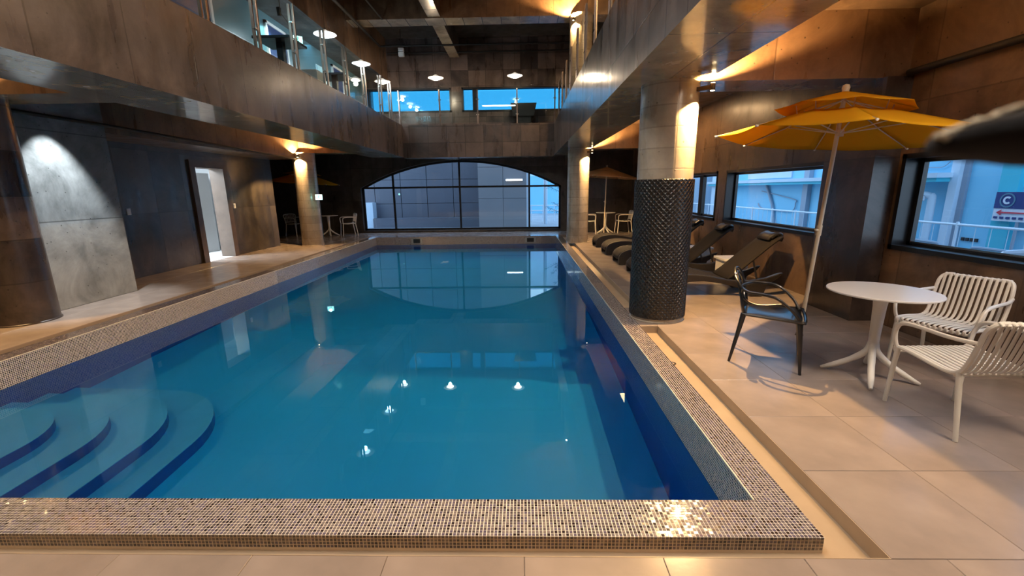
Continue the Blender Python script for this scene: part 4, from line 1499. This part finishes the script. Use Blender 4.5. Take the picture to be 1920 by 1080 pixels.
# ------------------------------------------------------------ plain white armchairs and tables in the far nooks
def nook_chair():
    t = empty('plastic_armchair')
    MB().sheet([[(x, y, 0.44 - 0.015 * math.sin(PI * (y + 0.22) / 0.44)) for x in (-0.23, -0.1, 0.1, 0.23)] for y in (-0.22, -0.1, 0.05, 0.22)]).build('seat', M['white_plastic'], t, smooth=True, solid=0.02)
    for i in range(7):
        x = -0.19 + 0.38 * i / 6
        MB().tube([(x, -0.225, 0.50), (x, -0.265, 0.76)], 0.008, 6).build('back_slat', M['white_plastic'], t)
    MB().tube(arc([(-0.24, -0.21, 0.44), (-0.245, -0.245, 0.62), (-0.235, -0.27, 0.77), (0.235, -0.27, 0.77), (0.245, -0.245, 0.62), (0.24, -0.21, 0.44)], 5), 0.014, 8).build('back_frame', M['white_plastic'], t, smooth=True)
    MB().tube([(-0.23, -0.225, 0.50), (0.23, -0.225, 0.50)], 0.01, 6).build('back_rail', M['white_plastic'], t)
    for s_ in (-1, 1):
        MB().tube(arc([(s_ * 0.24, 0.22, 0.43), (s_ * 0.26, 0.23, 0.60), (s_ * 0.265, 0.17, 0.655), (s_ * 0.26, -0.1, 0.66), (s_ * 0.245, -0.245, 0.65)], 4), 0.014, 8).build('armrest', M['white_plastic'], t, smooth=True)
        MB().tube([(s_ * 0.235, 0.215, 0.44), (s_ * 0.25, 0.25, 0)], [0.018, 0.013], 8).build('leg', M['white_plastic'], t)
        MB().tube([(s_ * 0.235, -0.205, 0.44), (s_ * 0.25, -0.27, 0)], [0.018, 0.013], 8).build('leg', M['white_plastic'], t)
    return t


nc = nook_chair()
place(nc, -8.35, 16.1, 0.9, -0.3, 'white plastic armchair in the left nook, left of the column', 'chair', 'white plastic armchairs in the nooks')
for (x, y, fx, fy_, lb) in [(-6.35, 16.0, -0.8, -0.5, 'white plastic armchair in the left nook, right of the column'),
                           (2.42, 15.85, 1, -0.2, 'white plastic armchair in the right nook, just right of the far column'),
                           (3.62, 15.75, -1, 0.0, 'white plastic armchair in the right nook, beside the wrapped column')]:
    o = copy_tree(nc)
    place(o, x, y, fx, fy_, lb, 'chair', 'white plastic armchairs in the nooks')
round_table(-7.0, 15.85, 0.5, 'round white pedestal table in the left nook behind the column', None, 0.34)
round_table(2.98, 15.75, 0.3, 'round white pedestal table in the right nook under the apricot parasol', None, 0.34)

# ------------------------------------------------------------ outside
M['ground'] = plain('street_concrete', (0.30, 0.33, 0.35), 0.8, var=0.15, vscale=1.5)
M['turq'] = plain('turquoise_facade', (0.24, 0.62, 0.84), 0.6, var=0.05, vscale=0.6)
M['turq2'] = plain('deep_turquoise_facade', (0.06, 0.52, 0.66), 0.6)
M['pale'] = plain('pale_facade', (0.60, 0.72, 0.82), 0.6, var=0.05, vscale=0.6)
M['bluegrey'] = plain('blue_grey_cladding', (0.13, 0.14, 0.17), 0.35, var=0.08, vscale=0.6)
M['palegrey'] = plain('pale_grey_cladding', (0.36, 0.34, 0.34), 0.4, var=0.05, vscale=0.6)
M['rail_white'] = plain('white_railing_paint', (0.80, 0.86, 0.92), 0.4)
M['rail_grey'] = plain('grey_pipe_paint', (0.30, 0.36, 0.44), 0.4)
M['leaf'] = plain('dark_leaf', (0.03, 0.06, 0.05), 0.5)
M['bark'] = plain('dark_bark', (0.05, 0.05, 0.05), 0.7)
struct(boxes('street_ground', M['ground'], [(WR + 0.45, 40, -6, 45, -0.6, -0.35), (-30, WR + 0.45, WF + 0.35, 45, -0.6, -0.35)]), 'grey paved ground outside the building')

XB = 11.0
b = empty('turquoise_building', (XB, 5, -0.35))
tag(b, 'pale turquoise building seen through the right windows', 'building')
def bpart(name, mat, x0, x1, y0, y1, z0, z1, par=b):
    return keep(boxes(name, mat, [(x0, x1, y0, y1, z0, z1)]), par)
bpart('wall', M['turq'], XB, XB + 3, 2, 25.5, -0.35, 9)
bpart('wall_corner', M['turq2'], XB - 0.12, XB, 10.05, 10.45, -0.35, 9)
bpart('ledge', M['pale'], XB - 0.55, XB, 11.55, 25.5, 1.72, 1.84)
bpart('ledge_underside', M['turq2'], XB - 0.50, XB, 11.60, 25.4, 1.62, 1.72)
bpart('pillar', M['pale'], XB - 0.16, XB, 11.40, 11.62, -0.35, 9)
bpart('pillar_side_strip', M['rail_grey'], XB - 0.06, XB, 11.26, 11.40, -0.35, 9)  # plain grey strip along the pillar's near side
bpart('pillar', M['rail_grey'], XB - 0.16, XB, 17.2, 17.5, -0.35, 9)
bpart('pillar', M['pale'], XB - 0.30, XB, 24.6, 25.4, -0.35, 9)
bpart('upper_panel', M['pale'], XB - 0.05, XB, 18.5, 22.0, 1.9, 3.2)
bpart('facade_joint', M['turq2'], XB - 0.02, XB, 2, 10.0, 2.05, 2.08)
for k in range(4):
    bpart('vent_slot', M['black'], XB - 0.03, XB, 10.75 + k * 0.11, 10.82 + k * 0.11, 0.18, 0.26)
keep(MB().tube(arc([(XB - 0.2, 11.95, -0.3), (XB - 0.2, 11.95, 1.1), (XB - 0.22, 12.0, 1.25), (XB - 0.3, 12.1, 1.28), (XB - 0.35, 12.12, 1.15)], 6), 0.09, 10).build('vent_pipe', M['pale'], smooth=True), b)
keep(MB().tube(arc([(XB - 0.05, 12.9, 1.98), (XB - 0.05, 12.4, 2.0), (XB - 0.05, 12.0, 1.99), (XB - 0.05, 11.8, 2.12)], 6), 0.012, 6).build('cable', M['rail_grey'], smooth=True), b)
keep(MB().tube([(XB - 0.08, 20.2, 1.6), (XB - 0.08, 19.6, 0.8), (XB - 0.08, 19.2, -0.3)], 0.06, 8).build('drain_pipe', M['rail_grey'], smooth=True), b)
keep(MB().tube(arc([(XB - 0.05, 20.6, 1.35), (XB - 0.05, 18.2, 1.05), (XB - 0.05, 18.0, 0.9), (XB - 0.05, 18.3, 0.55), (XB - 0.05, 20.4, 0.60), (XB - 0.05, 20.8, 0.8)], 5), 0.022, 6).build('cable_loop', M['rail_grey'], smooth=True), b)
b2 = empty('white_building', (XB, 27, -0.35))
tag(b2, 'white building beyond the turquoise one, seen through the farthest right window', 'building')
bpart('wall', M['pale'], XB - 1.5, XB + 4, 26.5, 60, -0.35, 9, b2)
bpart('wall_base', M['palegrey'], XB - 1.55, XB - 1.5, 26.5, 60, -0.35, 0.1, b2)

# sign on the turquoise wall
sg = empty('wall_sign', (XB - 0.2, 9.95, 0.95))
tag(sg, 'street sign with white C on dark blue and red arrow, in nearest right window', 'sign')
M['navy'] = plain('navy_sign', (0.02, 0.04, 0.18), 0.4)
M['signwhite'] = plain('sign_white', (0.75, 0.78, 0.85), 0.4)
M['red'] = plain('sign_red', (0.70, 0.05, 0.08), 0.4)
M['ringblue'] = plain('sign_ring', (0.10, 0.22, 0.30), 0.4)
boxes('board', M['signwhite'], [(0, 0.05, -0.55, 0.42, -0.22, 0.42)], sg)
boxes('blue_field', M['navy'], [(-0.01, 0.0, -0.55, 0.42, 0.06, 0.42)], sg)
def ring(name, mat, yc, zc, r0, r1, a0, a1, x):
    m = MB()
    n_ = 24
    pts = [(yc + r1 * math.cos(a0 + (a1 - a0) * i / n_), zc + r1 * math.sin(a0 + (a1 - a0) * i / n_)) for i in range(n_ + 1)]
    inn = [(yc + r0 * math.cos(a0 + (a1 - a0) * i / n_), zc + r0 * math.sin(a0 + (a1 - a0) * i / n_)) for i in range(n_ + 1)]
    for i in range(n_):
        m.prism([pts[i], pts[i + 1], inn[i + 1], inn[i]], 'x', x - 0.006, x)
    return m.build(name, mat, sg)
ring('circle_ring', M['ringblue'], 0.16, 0.24, 0.13, 0.16, 0, 2 * PI, -0.012)
# the wall is seen from -x, so +y lies to the left: the C opens to -y
ring('letter_c', M['signwhite'], 0.16, 0.24, 0.045, 0.085, -PI + 0.75, PI - 0.75, -0.014)
m = MB().box(-0.02, -0.01, -0.45, 0.30, -0.045, -0.015)
m.prism([(0.34, -0.03), (0.24, 0.03), (0.24, 0.005), (0.30, -0.03), (0.24, -0.065), (0.24, -0.09)], 'x', -0.02, -0.01)
m.build('red_arrow', M['red'], sg)
for k in range(6):
    boxes('small_lettering', M['navy'], [(-0.015, -0.008, 0.30 - k * 0.13, 0.38 - k * 0.13, -0.17, -0.12)], sg)
MB().tube([(0.03, -0.1, -0.2), (0.03, -0.1, -1.3)], 0.03, 8).build('post', M['rail_grey'], sg)

# white street railing and hoops
rl = empty('street_railing', (9.9, 3, -0.35))
tag(rl, 'white street railing outside the right windows', 'railing')
keep(MB().tube([(9.9, 4, 0.66), (9.9, 26, 0.66)], 0.028, 8).build('top_rail', M['rail_white']), rl)
keep(MB().tube([(9.9, 4, 0.02), (9.9, 26, 0.02)], 0.02, 8).build('bottom_rail', M['rail_white']), rl)
for k in range(15):
    y = 4.2 + k * 1.5
    keep(MB().tube([(9.9, y, -0.35), (9.9, y, 0.72)], 0.03, 8).build('post', M['rail_white']), rl)
for k in range(64):
    y = 4.5 + k * 0.33
    keep(MB().tube([(9.9, y, 0.02), (9.9, y, 0.66)], 0.007, 5).build('baluster', M['rail_white']), rl)
for k, (y, w) in enumerate([(9.2, 'at the right edge'), (10.9, 'middle of the nearest window'), (12.6, 'left in the nearest window')]):
    hp = MB().tube(arc([(0, -0.55, -0.0), (0, -0.55, 0.45), (0, -0.48, 0.56), (0, -0.35, 0.60), (0, 0.35, 0.60), (0, 0.48, 0.56), (0, 0.55, 0.45), (0, 0.55, 0.0)], 4), 0.035, 8).build('bollard_hoop', M['rail_grey'], smooth=True)
    hp.location = (9.5, y - 0.3, -0.35)
    tag(hp, 'grey steel hoop barrier before the street railing, %s' % w, 'barrier', 'grey hoop barriers on the street')
# car, only its front corner in view
M['carpaint'] = plain('white_car_paint', (0.75, 0.80, 0.88), 0.25, coat=1)
M['rubber'] = plain('tyre_rubber', (0.015, 0.015, 0.018), 0.7)
ca = empty('car', (8.6, 5.25, -0.35))
tag(ca, 'white car whose front wheel shows at the lower right corner of the nearest window', 'car')
cb_ = [(-2.1, 0.25), (-2.15, 0.6), (-2.0, 0.85), (-1.2, 0.95), (-0.6, 1.42), (0.7, 1.45), (1.3, 0.98), (1.95, 0.85), (2.12, 0.62), (2.1, 0.25)]
MB().prism(cb_, 'x', -0.85, 0.85).build('body', M['carpaint'], ca, bevel=0.06)
MB().prism([(-1.1, 0.98), (-0.58, 1.38), (0.66, 1.40), (1.18, 1.0)], 'x', -0.86, 0.86).build('side_windows', M['black'], ca)
for x in (-0.78, 0.78):
    for y in (-1.35, 1.35):
        m = MB()
        prof = [(0.20, -0.1), (0.33, -0.1), (0.34, -0.08), (0.34, 0.08), (0.33, 0.1), (0.20, 0.1)]
        for (r, h) in prof:
            pass
        w_ = m.lathe(prof, (0, 0, 0), 24, closed=True).build('wheel', M['rubber'], ca, smooth=True)
        w_.rotation_euler = (0, PI / 2, 0)
        w_.location = (x, y, 0.34)
        h_ = MB().lathe([(0.001, -0.09), (0.20, -0.09), (0.21, 0.09), (0.001, 0.09)], (0, 0, 0), 16).build('hub', M['steel'], w_)

# beyond the arched window
b3 = empty('clad_building', (-4, 24, -0.35))
tag(b3, 'dark blue grey clad wall beyond the arched window', 'building')
for i in range(8):
    for j in range(4):
        x0 = -13.6 + i * 1.42
        z0_ = -0.35 + j * 1.25
        bpart('panel', M['bluegrey'], x0 + 0.01, x0 + 1.40, 24, 24.2, z0_ + 0.01, z0_ + 1.24, b3)
bpart('wall', M['black'], -14, -1.2, 24.2, 26, -0.35, 4.6, b3)
bpart('lower_box', M['pale'], -9.9, -7.9, 23.4, 24, -0.35, 0.98, b3)
bpart('base_step', M['bluegrey'], -7.9, -2.2, 23.3, 24, -0.35, 0.15, b3)
b4 = empty('pale_building', (-1, 22, -0.35))
tag(b4, 'pale grey clad block beyond the arched window, right of the dark wall', 'building')
for i in range(2):
    for j in range(3):
        bpart('panel', M['palegrey'], -2.13 + i * 1.23 + 0.008, -0.90 + i * 1.23 - 0.008, 22, 22.15, -0.35 + j * 1.5 + 0.008, 1.15 + j * 1.5 - 0.008, b4)
bpart('wall', M['palegrey'], -2.13, 0.33, 22.15, 23.9, -0.35, 4.1, b4)
bpart('corner_strip', M['rail_white'], 0.25, 0.36, 21.97, 22.15, -0.35, 4.1, b4)
t = empty('strip_reflection', (-0.35, 21.93, 2.02))  # glowing bar added in place of an indoor tube mirrored in the window
tag(t, 'glowing white bar on the pale grey block, standing in for a tube lamp reflection', 'light')
boxes('housing', M['white'], [(-0.42, 0.42, 0.0, 0.06, -0.03, 0.05)], t)
boxes('tube', emissive('reflected_tube_glow', (1.0, 0.95, 0.9), 5), [(-0.40, 0.40, -0.02, 0.0, -0.03, 0.04)], t)
b5 = empty('distant_facade', (5, 36, -0.35))
tag(b5, 'pale cyan facade far beyond the right end of the arched window', 'building')
bpart('wall', M['turq'], 0, 9, 36, 38, -0.35, 2.6, b5)
bpart('upper_wall', M['pale'], 0, 9, 36.3, 38, 2.6, 6.2, b5)
t = MB().tube([(1.35, 25, -0.35), (1.35, 25, 5)], 0.11, 10).build('white_pole', M['rail_white'], smooth=True)
tag(t, 'thick white pole outside the right end of the arched window', 'pole')
r2 = empty('garden_railing', (1.5, 27, -0.35))
tag(r2, 'low white railing outside the right end of the arched window', 'railing')
for z in (0.3, 0.6):
    keep(MB().tube([(0.4, 27, z), (4, 27, z)], 0.03, 6).build('rail', M['rail_white']), r2)
for k in range(5):
    keep(MB().tube([(0.6 + k * 0.7, 27, -0.35), (0.6 + k * 0.7, 27, 0.65)], 0.03, 6).build('post', M['rail_white']), r2)
tt = empty('street_tree', (2.0, 21.5, -0.35))
tag(tt, 'thin leafy tree outside the right end of the arched window', 'tree')
MB().tube(arc([(0, 0, 0), (0.05, 0, 1.5), (-0.05, 0, 2.8), (0.0, 0, 4.2)], 4), [0.05] * 6 + [0.03] * 6 + [0.012], 6).build('trunk', M['bark'], tt)
br_ = MB()
lf = MB()
random.seed(3)
for k in range(26):
    z = 0.5 + 3.2 * k / 26
    a = random.uniform(0, 2 * PI)
    L_ = random.uniform(0.4, 1.0)
    e = Vector((math.cos(a) * L_, math.sin(a) * L_ * 0.6, z + random.uniform(0.1, 0.5)))
    br_.tube([(0, 0, z), tuple(e * 0.5 + Vector((0, 0, z * 0.5))), tuple(e)], 0.008, 4)
    for q in range(26):
        f = random.uniform(0.3, 1.05)
        p = Vector((0, 0, z)).lerp(e, f) + Vector((random.uniform(-.08, .08), random.uniform(-.08, .08), random.uniform(-.1, .06)))
        d = Vector((random.uniform(-1, 1), random.uniform(-1, 1), random.uniform(-1, .3))).normalized() * 0.06
        s_ = d.orthogonal().normalized() * 0.02
        bi = len(lf.v)
        lf.v += [tuple(p), tuple(p + d * .5 + s_), tuple(p + d), tuple(p + d * .5 - s_)]
        lf.f.append((bi, bi + 1, bi + 2, bi + 3))
br_.build('branches', M['bark'], tt)
o = lf.build('foliage', M['leaf'], tt)
o['kind'] = 'stuff'

# ------------------------------------------------------------ out-of-focus dark strap end close to the lens, upper right
M['strap'] = plain('dark_strap_fabric', (0.035, 0.033, 0.035), 0.9, bump=0.5, bscale=900)
M['fuzz'] = plain('cream_fuzz', (0.85, 0.76, 0.58), 0.9)
t = empty('fabric_strap', (0.2133, 0.2145, 1.5796))
tag(t, 'blurred dark fabric strap end with cream fuzzy edge, close up at upper right', 'strap')
q0 = Vector(t.location)
pts = [Vector(p) - q0 for p in [(0.1870, 0.2133, 1.5766), (0.1905, 0.2134, 1.5769), (0.1986, 0.2139, 1.5780), (0.2133, 0.2145, 1.5796), (0.2328, 0.2152, 1.5803), (0.2548, 0.2158, 1.5807)]]
MB().tube(arc([tuple(p) for p in pts], 3), [0.0015, 0.0035, 0.0045, 0.005, 0.0057, 0.0065, 0.0075, 0.0085, 0.0095, 0.0105, 0.0115, 0.0125, 0.013, 0.0135, 0.014, 0.0145], 14).build('strap_end', M['strap'], t, smooth=True)
fz = MB()
tp = [Vector(p) - q0 for p in [(0.1900, 0.2119, 1.5800), (0.1991, 0.213, 1.5838), (0.2136, 0.2144, 1.5885), (0.2306, 0.2159, 1.5935), (0.2476, 0.217, 1.5965)]]
cl_ = arc([tuple(p) for p in tp], 12)
random.seed(5)
for p in cl_:
    for q in range(3):
        c = p + Vector([random.uniform(-0.0012, 0.0012) for _ in range(3)])
        fz.lathe([(0.0001, -0.0016), (0.0020, -0.0010), (0.0024, 0.0), (0.0020, 0.0010), (0.0001, 0.0016)], tuple(c), 6)
fz.build('fuzzy_edge', M['fuzz'], t)
